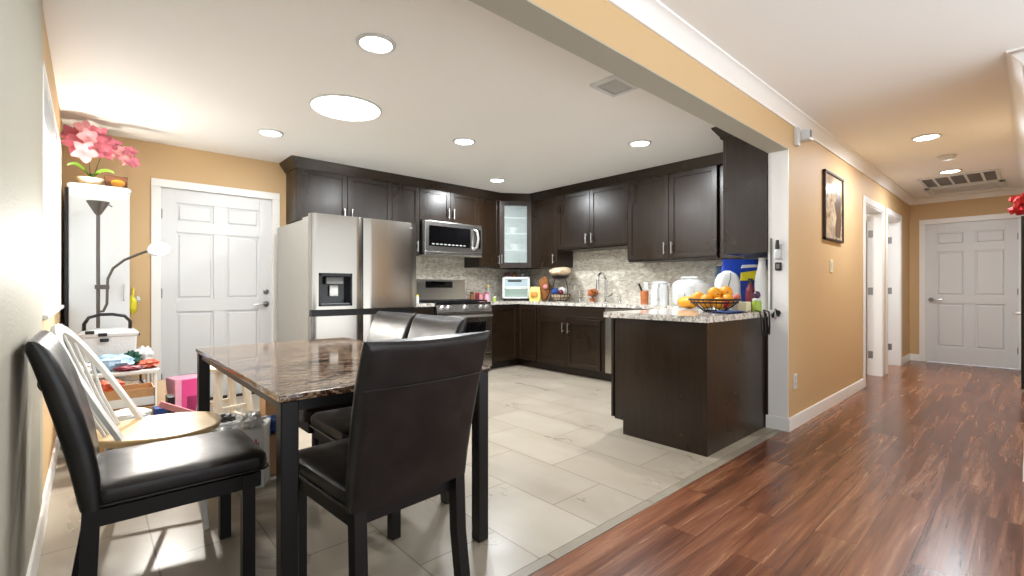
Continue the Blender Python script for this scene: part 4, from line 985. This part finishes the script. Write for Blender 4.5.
# torchiere lamp
lx, ly = .042, 4.72
r = thing('floor_lamp', 'grey metal torchiere floor lamp with a lit side reading arm', 'lamp', (lx, ly, 0))
MB().lathe([(.13, 0), (.13, .012), (.05, .03), (.015, .04)], (lx, ly, 0), 28).build('base', 'pewter', r)
MB().tube([(lx, ly, .03), (lx, ly, .6), (lx, ly, 1.12), (lx, ly, 1.665)], .0115, 12).build('pole', 'pewter', r)
MB().lathe([(.012, 1.65), (.022, 1.662), (.042, 1.70), (.066, 1.745), (.068, 1.752), (.062, 1.748), (.034, 1.70), (.012, 1.69)], (lx, ly, 0), 28).build('lamp_shade', 'pewter', r)
MB().lathe([(.05, 1.722), (.055, 1.726), (.03, 1.735), (0, 1.737)], (lx, ly, 0), 20).build('bulb', 'warmbulb', r)
MB().tube([(lx + .06, ly, 1.735), (lx + .082, ly, 1.722)], .004).build('switch', 'black', r)
ap = [(lx, ly, .92), (lx + .03, ly - .01, .925), (lx + .05, ly - .02, .98), (lx + .052, ly - .02, 1.10), (lx + .055, ly - .02, 1.17), (lx + .085, ly - .03, 1.25), (lx + .15, ly - .05, 1.315), (lx + .23, ly - .08, 1.36), (lx + .30, ly - .1, 1.395)]
ar = MB().tube(ap, .0095, 8).build('reading_arm', 'pewter', r)
MB().box(lx - .02, ly - .03, 1.09, lx + .065, ly + .02, 1.125, .006).build('clamp', 'pewter', r)
MB(TR((lx + .335, ly - .11, 1.40)) @ RY(R(60))).lathe([(.02, -.05), (.045, -.02), (.05, .03), (.046, .03), (.04, -.015)], seg=20).build('arm_shade', 'white', ar)
MB().ball((lx + .362, ly - .155, 1.408), (.066, .05, .048), 16, 10).build('bulb', 'bulb', ar)
light('torchiere_light', 'SPOT', (lx, ly, 1.75), 19, (1, .93, .82), .04, (R(180), 0, 0)); bpy.data.lights['torchiere_light'].spot_size = R(150); bpy.data.lights['torchiere_light'].spot_blend = .5
light('reading_light', 'SPOT', (lx + .40, ly - .22, 1.36), 90, (1, .95, .88), .035, (R(-55), 0, R(-6)))
bpy.data.lights['reading_light'].spot_size = R(100); bpy.data.lights['reading_light'].spot_blend = .6
# white work table heaped with bags
r = thing('side_table', 'white side table in the corner, heaped with bags', 'table', (.18, 4.52, 0))
MB().box(-.13, 4.22, .49, .372, 4.85, .515, .004).build('tabletop', 'white', r)
for x in (-.11, .345):
    for y in (4.245, 4.83): MB().tube([(x, y, 0), (x, y, .49)], .012, 10).build('leg', 'whitewood', r)
# white tote with black arched handle standing on it
r = thing('storage_tote', 'translucent white tote with a black arched handle on the side table', 'tote', (.10, 4.62, .515))
b = MB(); rr_loft(b, (.10, 4.62, 0), [(.15, .09, .03, .516), (.165, .10, .035, .74), (.17, .105, .035, .745)]); b.build('tub', 'tub', r)
rr_loft(MB(), (.10, 4.62, 0), [(.172, .107, .035, .745), (.175, .11, .035, .765), (.15, .09, .035, .79), (.10, .06, .03, .80)]).build('lid', 'tub', r)
b = MB(); b.tube([(-.035, 4.56, .745), (-.035, 4.56, .84), (-.01, 4.56, .885), (.05, 4.56, .905), (.12, 4.56, .905), (.19, 4.56, .89), (.222, 4.56, .85), (.222, 4.56, .745)], .0115, 8)
b.box(-.09, 4.54, .74, -.02, 4.58, .757, .004); b.box(.205, 4.54, .74, .28, 4.58, .757, .004); b.build('handle', 'black', r)
b = MB()
for a in ((-.03, 4.518, .80 - .02, .03), (.04, 4.518, .76, .03), (.05, 4.518, .72, .03)): b.box(a[0], 4.505, a[2] - .012, a[0] + .05, 4.513, a[2] + .012, .003, 1)
b.build('latch', 'black', r)
def crumple(name, label, cat, c, rad, m, amp=.35, seed=0):
    o = MB().ball(c, rad, 22, 14, amp, 9, seed).build(name, m)
    for p in o.data.polygons: p.use_smooth = False
    return tag(o, label, cat)
crumple('plastic_bag', 'pale blue plastic bag heaped on the white side table', 'bag', (.11, 4.36, .572), (.12, .09, .055), 'bluebag', .25, 1)
crumple('plastic_bag', 'clear plastic bag in front of the pale blue bag on the side table', 'bag', (-.06, 4.29, .557), (.07, .06, .04), 'bag', .3, 2)
crumple('cloth', 'dark green cloth bundle on the side table', 'cloth', (.225, 4.42, .575), (.055, .055, .058), 'tealdk', .3, 3)
crumple('cloth', 'coral and pink cloth at the right end of the side table', 'cloth', (.315, 4.35, .545), (.06, .08, .03), 'coral', .3, 4)
crumple('cloth', 'dark red cloth strip lying on the side table front', 'cloth', (.20, 4.26, .535), (.08, .035, .018), 'maroon', .25, 5)
crumple('plastic_bag', 'white plastic bag sagging below the side table top', 'bag', (.17, 4.33, .405), (.12, .06, .06), 'bag', .3, 6)
crumple('plastic_bag', 'white carrier bag slumped at the right end of the side table, behind the coral cloth', 'bag', (.30, 4.60, .58), (.06, .09, .065), 'bag', .25, 21)
crumple('cloth', 'orange red rag stuffed under the side table', 'cloth', (.09, 4.02, .467), (.07, .05, .03), 'coral', .3, 7)
r = thing('hook', 'small black hook hanging below the side table edge', 'hook', (.262, 4.21, .49)); MB().tube([(.262, 4.212, .49), (.262, 4.212, .45), (.275, 4.212, .43), (.255, 4.212, .42)], .007).build('hook_wire', 'black', r)
# cardboard box stack in front of the table
def carton(name, label, x0, y0, x1, y1, z0, z1, m, band=None, rz=0, open_=False):
    cx, cy = (x0 + x1) / 2, (y0 + y1) / 2
    r = thing(name, label, 'box', (cx, cy, z0), R(rz)); hx, hy, h = (x1 - x0) / 2, (y1 - y0) / 2, z1 - z0
    if open_:
        b = MB(); t = .005
        b.box(-hx, -hy, 0, hx, -hy + t, h); b.box(-hx, hy - t, 0, hx, hy, h); b.box(-hx, -hy, 0, -hx + t, hy, h); b.box(hx - t, -hy, 0, hx, hy, h); b.box(-hx, -hy, 0, hx, hy, t)
        b.build('box', m, r, local=True)
    else: MB().box(-hx, -hy, 0, hx, hy, h, .003, 1).build('box', m, r, local=True)
    if band:
        for (a, c, za, zb, mm, nm) in band: MB().box(a * hx, -hy - .0025, za * h, c * hx, -hy - .0005, zb * h).build(nm, mm, r, local=True)
    return r
carton('cardboard_box', 'low brown cardboard box at the bottom of the stack under the side table', -.02, 3.86, .31, 4.10, 0, .325, 'kraft', [(-.95, .6, .72, .97, 'white', 'printed_label')])
carton('cardboard_box', 'brown open cardboard box with a white band, on top of the box stack', -.03, 3.87, .315, 4.09, .326, .445, 'kraft', [(-.98, .98, .10, .55, 'white', 'printed_label')], open_=True)
carton('small_box', 'small blue and yellow box right of the brown box stack', .30, 3.70, .365, 3.80, 0, .335, 'navy', [(-.98, .98, .6, .78, 'yellow', 'printed_label')])
carton('black_box', 'narrow black box right beside the brown box stack', .37, 3.74, .41, 3.86, 0, .39, 'black')
carton('white_box', 'white box with a soft top in front of the brown box stack', .06, 3.50, .28, 3.70, 0, .31, 'white')
crumple('pillow', 'white pillow lying on the white box in front of the cartons', 'pillow', (.17, 3.60, .345), (.11, .09, .035), 'white', .08, 8)
carton('pink_box', 'bright pink printed carton standing by the white door', .47, 4.52, .67, 4.72, 0, .375, 'pinkbox', [(-.55, .95, .08, .98, 'magenta', 'printed_panel'), (-.2, .6, .12, .62, 'brown', 'box_window')], 12)
r = thing('paper_bag', 'crumpled beige paper bag left of the pink carton', 'bag', (.385, 4.55, 0))
bagshape(MB(), (.385, 4.55, 0), .13, .12, .38, .15, 4, .9, .3).build('bag', 'clay', r)
r = thing('broom_board', 'pale pink flat board leaning across the boxes', 'board', (.42, 3.40, 0))
MB().box(-.14, -.012, -.017, .14, .012, .017, .004, T=TR((.42, 3.40, .36)) @ RY(R(28))).box(-.02, -.01, -.17, .02, .01, .17, T=TR((.44, 3.412, .17))).build('board', 'palepink', r)
r = thing('duster', 'yellow duster hanging on the wall right of the white cabinet', 'duster', (.275, 5.40, 1.0))
MB().tube([(.285, 5.43, 1.10), (.285, 5.40, 1.08), (.28, 5.40, .98)], .008).build('handle', 'yellow', r)
MB().ball((.28, 5.385, .95), (.03, .03, .075), 14, 10, .2, 8, 2).build('fringe', 'yellow', r); MB().ball((.315, 5.39, 1.0), (.02, .02, .025), 10, 7, .2, 8, 5).build('tag', 'white', r)
# printed white carton under the table, with bags on it
r = thing('printed_carton', 'white printed carton with magenta lettering under the dining table', 'box', (.60, 2.99, 0), R(-24))
MB().box(-.165, -.10, 0, .165, .14, .325, .003, 1).build('box', 'white', r, local=True)
b = MB()
for k in range(9): b.box(.06, -.1022, .05 + k * .026, .075, -.1005, .068 + k * .026)
for k in range(6): b.box(-.13 + k * .035, -.1022, .03, -.11 + k * .035, -.1005, .045)
for k in range(10): b.box(.135, -.1022, .04 + k * .022, .141, -.1005, .054 + k * .022)
b.build('small_print', 'text', r, local=True)
b = MB(); b.box(-.06, -.1024, .235, -.005, -.1004, .295); b.box(.005, -.1024, .235, .045, -.1004, .295); b.build('printed_picture', 'black', r, local=True)
b = MB()
for z in (.16, .19, .22, .25):
    b.tube([(.105 + .011 * math.cos(a), -.1015, z + .010 * math.sin(a)) for a in [2 * PI * k / 12 for k in range(12)]], .0028, 5, closed=True)
b.tube([(.125, -.1015, .27), (.132, -.1015, .2), (.126, -.1015, .15), (.108, -.1015, .128), (.09, -.1015, .134)], .0045, 5); b.build('printed_logo', 'magenta', r, local=True)
crumple('plastic_bag', 'clear crumpled plastic bag on the printed carton', 'bag', (.53, 3.0, .355), (.10, .08, .035), 'film', .4, 11)
crumple('plastic_bag', 'white crumpled film beside the clear bag on the printed carton', 'bag', (.67, 2.92, .36), (.06, .06, .04), 'bag', .35, 12)
crumple('cloth', 'dark grey crumpled wrapper on the clear bag under the table', 'wrapper', (.55, 2.95, .39), (.045, .04, .018), 'grey', .4, 15)
crumple('cloth', 'dark blue cloth bundle right of the printed carton', 'cloth', (.815, 3.05, .285), (.045, .06, .048), 'navy', .2, 13)
carton('cardboard_box', 'small tan cardboard box standing behind the printed carton', .80, 3.16, .95, 3.29, 0, .43, 'kraft')
carton('cardboard_box', 'low plain brown carton under the dark blue cloth bundle', .775, 2.99, .86, 3.12, 0, .235, 'kraft')
# ================================================================== CEILING FIXTURES
def downlight(label, x, y, rad, power, z=CZ, name='recessed_light', group='recessed ceiling lights', rim=.02, col=(.94, .972, 1)):
    r = thing(name, label, 'ceiling light', (x, y, z), 0, group)
    MB().lathe([(rad, z - .001), (rad + rim, z - .001), (rad + rim * .9, z - .008), (rad, z - .012), (rad - .006, z - .004)], (x, y, 0), 40).build('trim_ring', 'white', r)
    MB().lathe([(rad - .003, z - .0015), (rad - .003, z - .006), (rad * .6, z - .008), (0, z - .0085)], (x, y, 0), 36).build('diffuser', 'bulb', r)
    light('downlight', 'AREA', (x, y, z - .014), power, col, rad * 1.8)
PW = 29
downlight('small round ceiling light nearest the viewer in the dining area', 1.17, 2.42, .088, 11)
downlight('small round ceiling light above the white door', 1.16, 4.42, .085, 5)
downlight('small round ceiling light in the kitchen centre before the microwave', 2.55, 3.49, .085, PW)
downlight('small round ceiling light closest to the glass corner cabinet', 3.775, 4.47, .085, PW)
downlight('small round ceiling light above the peninsula side', 3.80, 2.44, .085, PW)
downlight('large flat round ceiling light over the dining table', 1.425, 3.44, .245, 22, group=None, name='flush_light', rim=.012)
downlight('round hall ceiling light nearer the viewer', 5.55, .63, .088, 22, col=(.84, .92, 1))
downlight('round hall ceiling light beside the return air grille', 7.37, .63, .085, 20, col=(.84, .92, 1))
r = thing('smoke_detector', 'white round smoke detector between the two hall lights', 'smoke detector', (6.5, .58, CZ))
MB().lathe([(.07, CZ - .001), (.068, CZ - .03), (.05, CZ - .04), (0, CZ - .042)], (6.5, .58, 0), 28).build('body', 'white', r)
MB().lathe([(.072, CZ - .0005), (.076, CZ - .006), (.07, CZ - .010)], (6.5, .58, 0), 28).build('base_plate', 'ltgrey', r)
def vent(label, x0, y0, x1, y1, z, slats_along_x=True, cells=1, name='ceiling_vent', slat_m='ltgrey'):
    r = thing(name, label, 'vent', ((x0 + x1) / 2, (y0 + y1) / 2, z)); f = .03
    b = MB(); b.box(x0, y0, z - .016, x1, y0 + f, z - .0005); b.box(x0, y1 - f, z - .016, x1, y1, z - .0005); b.box(x0, y0 + f, z - .016, x0 + f, y1 - f, z - .0005); b.box(x1 - f, y0 + f, z - .016, x1, y1 - f, z - .0005)
    for k in range(1, cells):
        y = y0 + (y1 - y0) * k / cells; b.box(x0 + f, y - .012, z - .014, x1 - f, y + .012, z - .0005)
    b.build('frame', 'white', r); MB().box(x0 + .01, y0 + .01, z - .003, x1 - .01, y1 - .01, z - .0008).build('backing', 'iron', r)
    b = MB(); n = max(4, int((y1 - y0 if slats_along_x else x1 - x0) / .034))
    for k in range(n):
        if slats_along_x:
            y = y0 + f + (y1 - y0 - 2 * f) * (k + .5) / n; b.box(-(x1 - x0) / 2 + f, -.007, -.0008, (x1 - x0) / 2 - f, .007, .0008, T=TR(((x0 + x1) / 2, y, z - .008)) @ RX(R(35)))
        else:
            x = x0 + f + (x1 - x0 - 2 * f) * (k + .5) / n; b.box(-.007, -(y1 - y0) / 2 + f, -.0008, .007, (y1 - y0) / 2 - f, .0008, T=TR((x, (y0 + y1) / 2, z - .008)) @ RY(R(35)))
    b.build('louvres', slat_m, r)
vent('small white ceiling vent beside the header beam', 2.46, 1.75, 2.72, 1.96, CZ, False)
vent('white return air grille of five panels on the hall ceiling', 7.62, .25, 8.32, .95, CZ, False, 5, 'return_grille', 'grey')
r = thing('attic_hatch', 'flat grey filter panel next to the return air grille', 'panel', (8.68, .6, CZ))
b = MB(); x0, x1, y0, y1, z = 8.42, 8.98, .22, .98, CZ
for a in ((x0, y0, x1, y0 + .06), (x0, y1 - .06, x1, y1), (x0, y0, x0 + .06, y1), (x1 - .04, y0, x1, y1)): b.box(a[0], a[1], z - .02, a[2], a[3], z - .0005, .004)
b.build('frame', 'white', r); MB().box(x0 + .05, y0 + .05, z - .008, x1 - .03, y1 - .05, z - .001).build('panel', 'ltgrey', r)
# ================================================================== HALL WALL THINGS
yw = 1.25
r = thing('picture_frame', 'dark framed sepia picture on the orange hall wall', 'picture', (5.15, yw, 1.85))
x0, x1, z0, z1 = 4.85, 5.46, 1.535, 2.16; b = MB()
for a in ((x0, z0, x0 + .022, z1), (x1 - .022, z0, x1, z1), (x0, z0, x1, z0 + .022), (x0, z1 - .022, x1, z1)): b.box(a[0], yw - .026, a[1], a[2], yw - .001, a[3], .003, 1)
b.build('frame', plain('dark_brown_frame', srgb(60, 42, 32), .4), r)
MB().box(x0 + .018, yw - .014, z0 + .018, x1 - .018, yw - .004, z1 - .018).build('print', 'sketch', r)
pts = [(5.20, .05), (5.36, .04), (5.41, .20), (5.38, .30), (5.40, .40), (5.35, .47), (5.31, .54), (5.26, .55), (5.24, .50), (5.27, .44), (5.22, .38), (5.16, .36), (5.20, .30), (5.25, .25), (5.21, .15)]
b = MB(); b.loft([[(x, yw - .0155, z0 + z) for x, z in pts], [(x, yw - .0142, z0 + z) for x, z in pts]])
b.build('drawn_figure', plain('sepia_ink', srgb(112, 88, 70), .3, var=.3, scale=25), r, smooth=False)
r = thing('wall_switch', 'cream light switch below the picture', 'switch', (5.12, yw, 1.31))
MB().box(5.08, yw - .007, 1.245, 5.16, yw - .0005, 1.365, .003).build('plate', 'cream', r); MB().box(5.105, yw - .011, 1.275, 5.135, yw - .006, 1.335, .002).build('rocker', 'white', r)
r = thing('wall_outlet', 'white outlet low on the hall wall by the jamb', 'outlet', (4.12, yw, .365))
MB().box(4.08, yw - .007, .305, 4.16, yw - .0005, .425, .003).build('plate', 'white', r)
for z in (.335, .38): MB().box(4.105, yw - .010, z, 4.135, yw - .006, z + .028, .004).build('socket', 'ltgrey', r)
r = thing('wall_sensor', 'white motion sensor on the wall above the jamb', 'sensor', (4.27, yw, 2.31))
MB().box(4.10, yw - .03, 2.22, 4.16, yw - .0005, 2.36, .006).build('bracket', 'white', r)
MB().box(4.20, yw - .085, 2.275, 4.30, yw - .0005, 2.36, .012).build('body', 'white', r)
MB().box(4.205, yw - .088, 2.29, 4.235, yw - .08, 2.345, .003).build('lens', 'grey', r)
MB().box(4.15, yw - .025, 2.29, 4.21, yw - .004, 2.33, .004).build('arm', 'ltgrey', r)
# jamb things (jamb face x = 3.974, facing the camera)
xj = 3.974
r = thing('cable_cover', 'thin grey vertical cable strip on the white jamb', 'cable', (xj, 1.37, 1.2)); MB().box(xj - .008, 1.362, .93, xj - .0005, 1.376, 1.49, .002, 1).build('strip', 'grey', r)
r = thing('air_freshener', 'black topped white bottle clipped on the jamb', 'air freshener', (xj, 1.315, 1.37))
MB().box(xj - .012, 1.29, 1.32, xj - .0005, 1.34, 1.44, .003).build('holder', 'ltgrey', r)
MB().lathe([(.02, 1.33), (.024, 1.335), (.024, 1.385), (.016, 1.40)], (xj - .032, 1.315, 0), 14).build('bottle', 'white', r); MB().lathe([(.017, 1.395), (.015, 1.42), (.011, 1.47)], (xj - .032, 1.315, 0), 14).build('cap', 'black', r)
r = thing('wall_remote', 'small black square holder under the air freshener', 'holder', (xj, 1.315, 1.25)); MB().box(xj - .02, 1.291, 1.235, xj - .0005, 1.339, 1.30, .008).build('body', 'black', r); MB().box(xj - .023, 1.303, 1.25, xj - .019, 1.327, 1.285, .003).build('button', 'grey', r)
r = thing('key_bunch', 'bunch of dark keys hanging on the jamb near the worktop', 'keys', (xj, 1.33, .92))
MB().tube([(xj - .001, 1.33, .935), (xj - .03, 1.33, .93), (xj - .035, 1.33, .945)], .004).build('hook', 'nickel', r)
for k, (dy, dz) in enumerate(((-.018, -.02), (.0, -.04), (.016, -.03), (.024, -.01), (-.024, .0))):
    MB().tube([(xj - .03, 1.33, .93), (xj - .028, 1.33 + dy, .915 + dz), (xj - .022, 1.33 + dy * 1.3, .90 + dz)], [.004, .012, .008], 7).build('key', 'iron' if k % 2 == 0 else 'nickel', r)
o = MB().tube([(3.74, 1.40, zc + .012), (3.73, 1.365, zc + .008), (3.72, 1.35, .86), (3.73, 1.345, .76), (3.76, 1.345, .73), (3.79, 1.345, .77), (3.80, 1.355, .88), (3.815, 1.365, zc + .008), (3.84, 1.36, zc - .02), (3.85, 1.35, .80), (3.875, 1.35, .745), (3.90, 1.355, .80), (3.90, 1.36, zc), (3.895, 1.40, zc + .012)], .006, 8).build('phone_cord', 'black')
tag(o, 'black cord looping over the worktop edge by the jamb', 'cord')
# right edge: black cabinet with red flowers
r = thing('tall_cabinet', 'black tall cabinet at the right edge of the hall', 'cabinet', (7.4, -.15, 0))
MB().box(7.12, -.42, .05, 7.66, .055, 1.86, .004).box(7.14, -.4, 0, 7.64, .03, .05).build('body', 'black', r)
b = MB(); b.box(7.10, .056, .06, 7.385, .074, 1.84, .003); b.build('door', 'black', r); MB().box(7.395, .056, .06, 7.655, .074, 1.84, .003).build('door', 'black', r)
MB().tube([(7.30, .07, .83), (7.30, .12, .83), (7.18, .125, .83)], .014, 10).build('door_handle', 'nickel', r)
r = thing('red_flowers', 'bunch of red artificial flowers on top of the black hall cabinet', 'flowers', (7.35, .02, 1.86))
MB().lathe([(.04, 1.86), (.05, 1.9), (.04, 1.93), (.03, 1.93)], (7.3, -.02, 0), 16).build('vase', 'black', r)
b = MB()
for k in range(26):
    a = random.uniform(0, 6.28); q = random.uniform(0, .10); b.ball((7.3 + q * math.cos(a), .035 + q * math.sin(a), 1.985 + random.uniform(-.08, .09)), random.uniform(.03, .045), 8, 6, .35, 9, k)
b.build('petals', 'red', r)
# glassware behind the frosted pane
for k, (x, y, z, l) in enumerate(((4.55, 5.12, 1.411, 'pale bowl on the bottom shelf of the glass cabinet'), (4.62, 5.06, 1.657, 'pale bowl on the second shelf of the glass cabinet'), (4.58, 5.08, 1.897, 'pale bowl on the third shelf of the glass cabinet'))):
    r = thing('bowl', l, 'bowl', (x, y, z), 0, 'bowls in the glass cabinet'); MB().lathe([(.04, 0), (.07, .04), (.085, .08), (.08, .08), (.03, .01)], (x, y, z), 20).build('bowl', 'white', r)
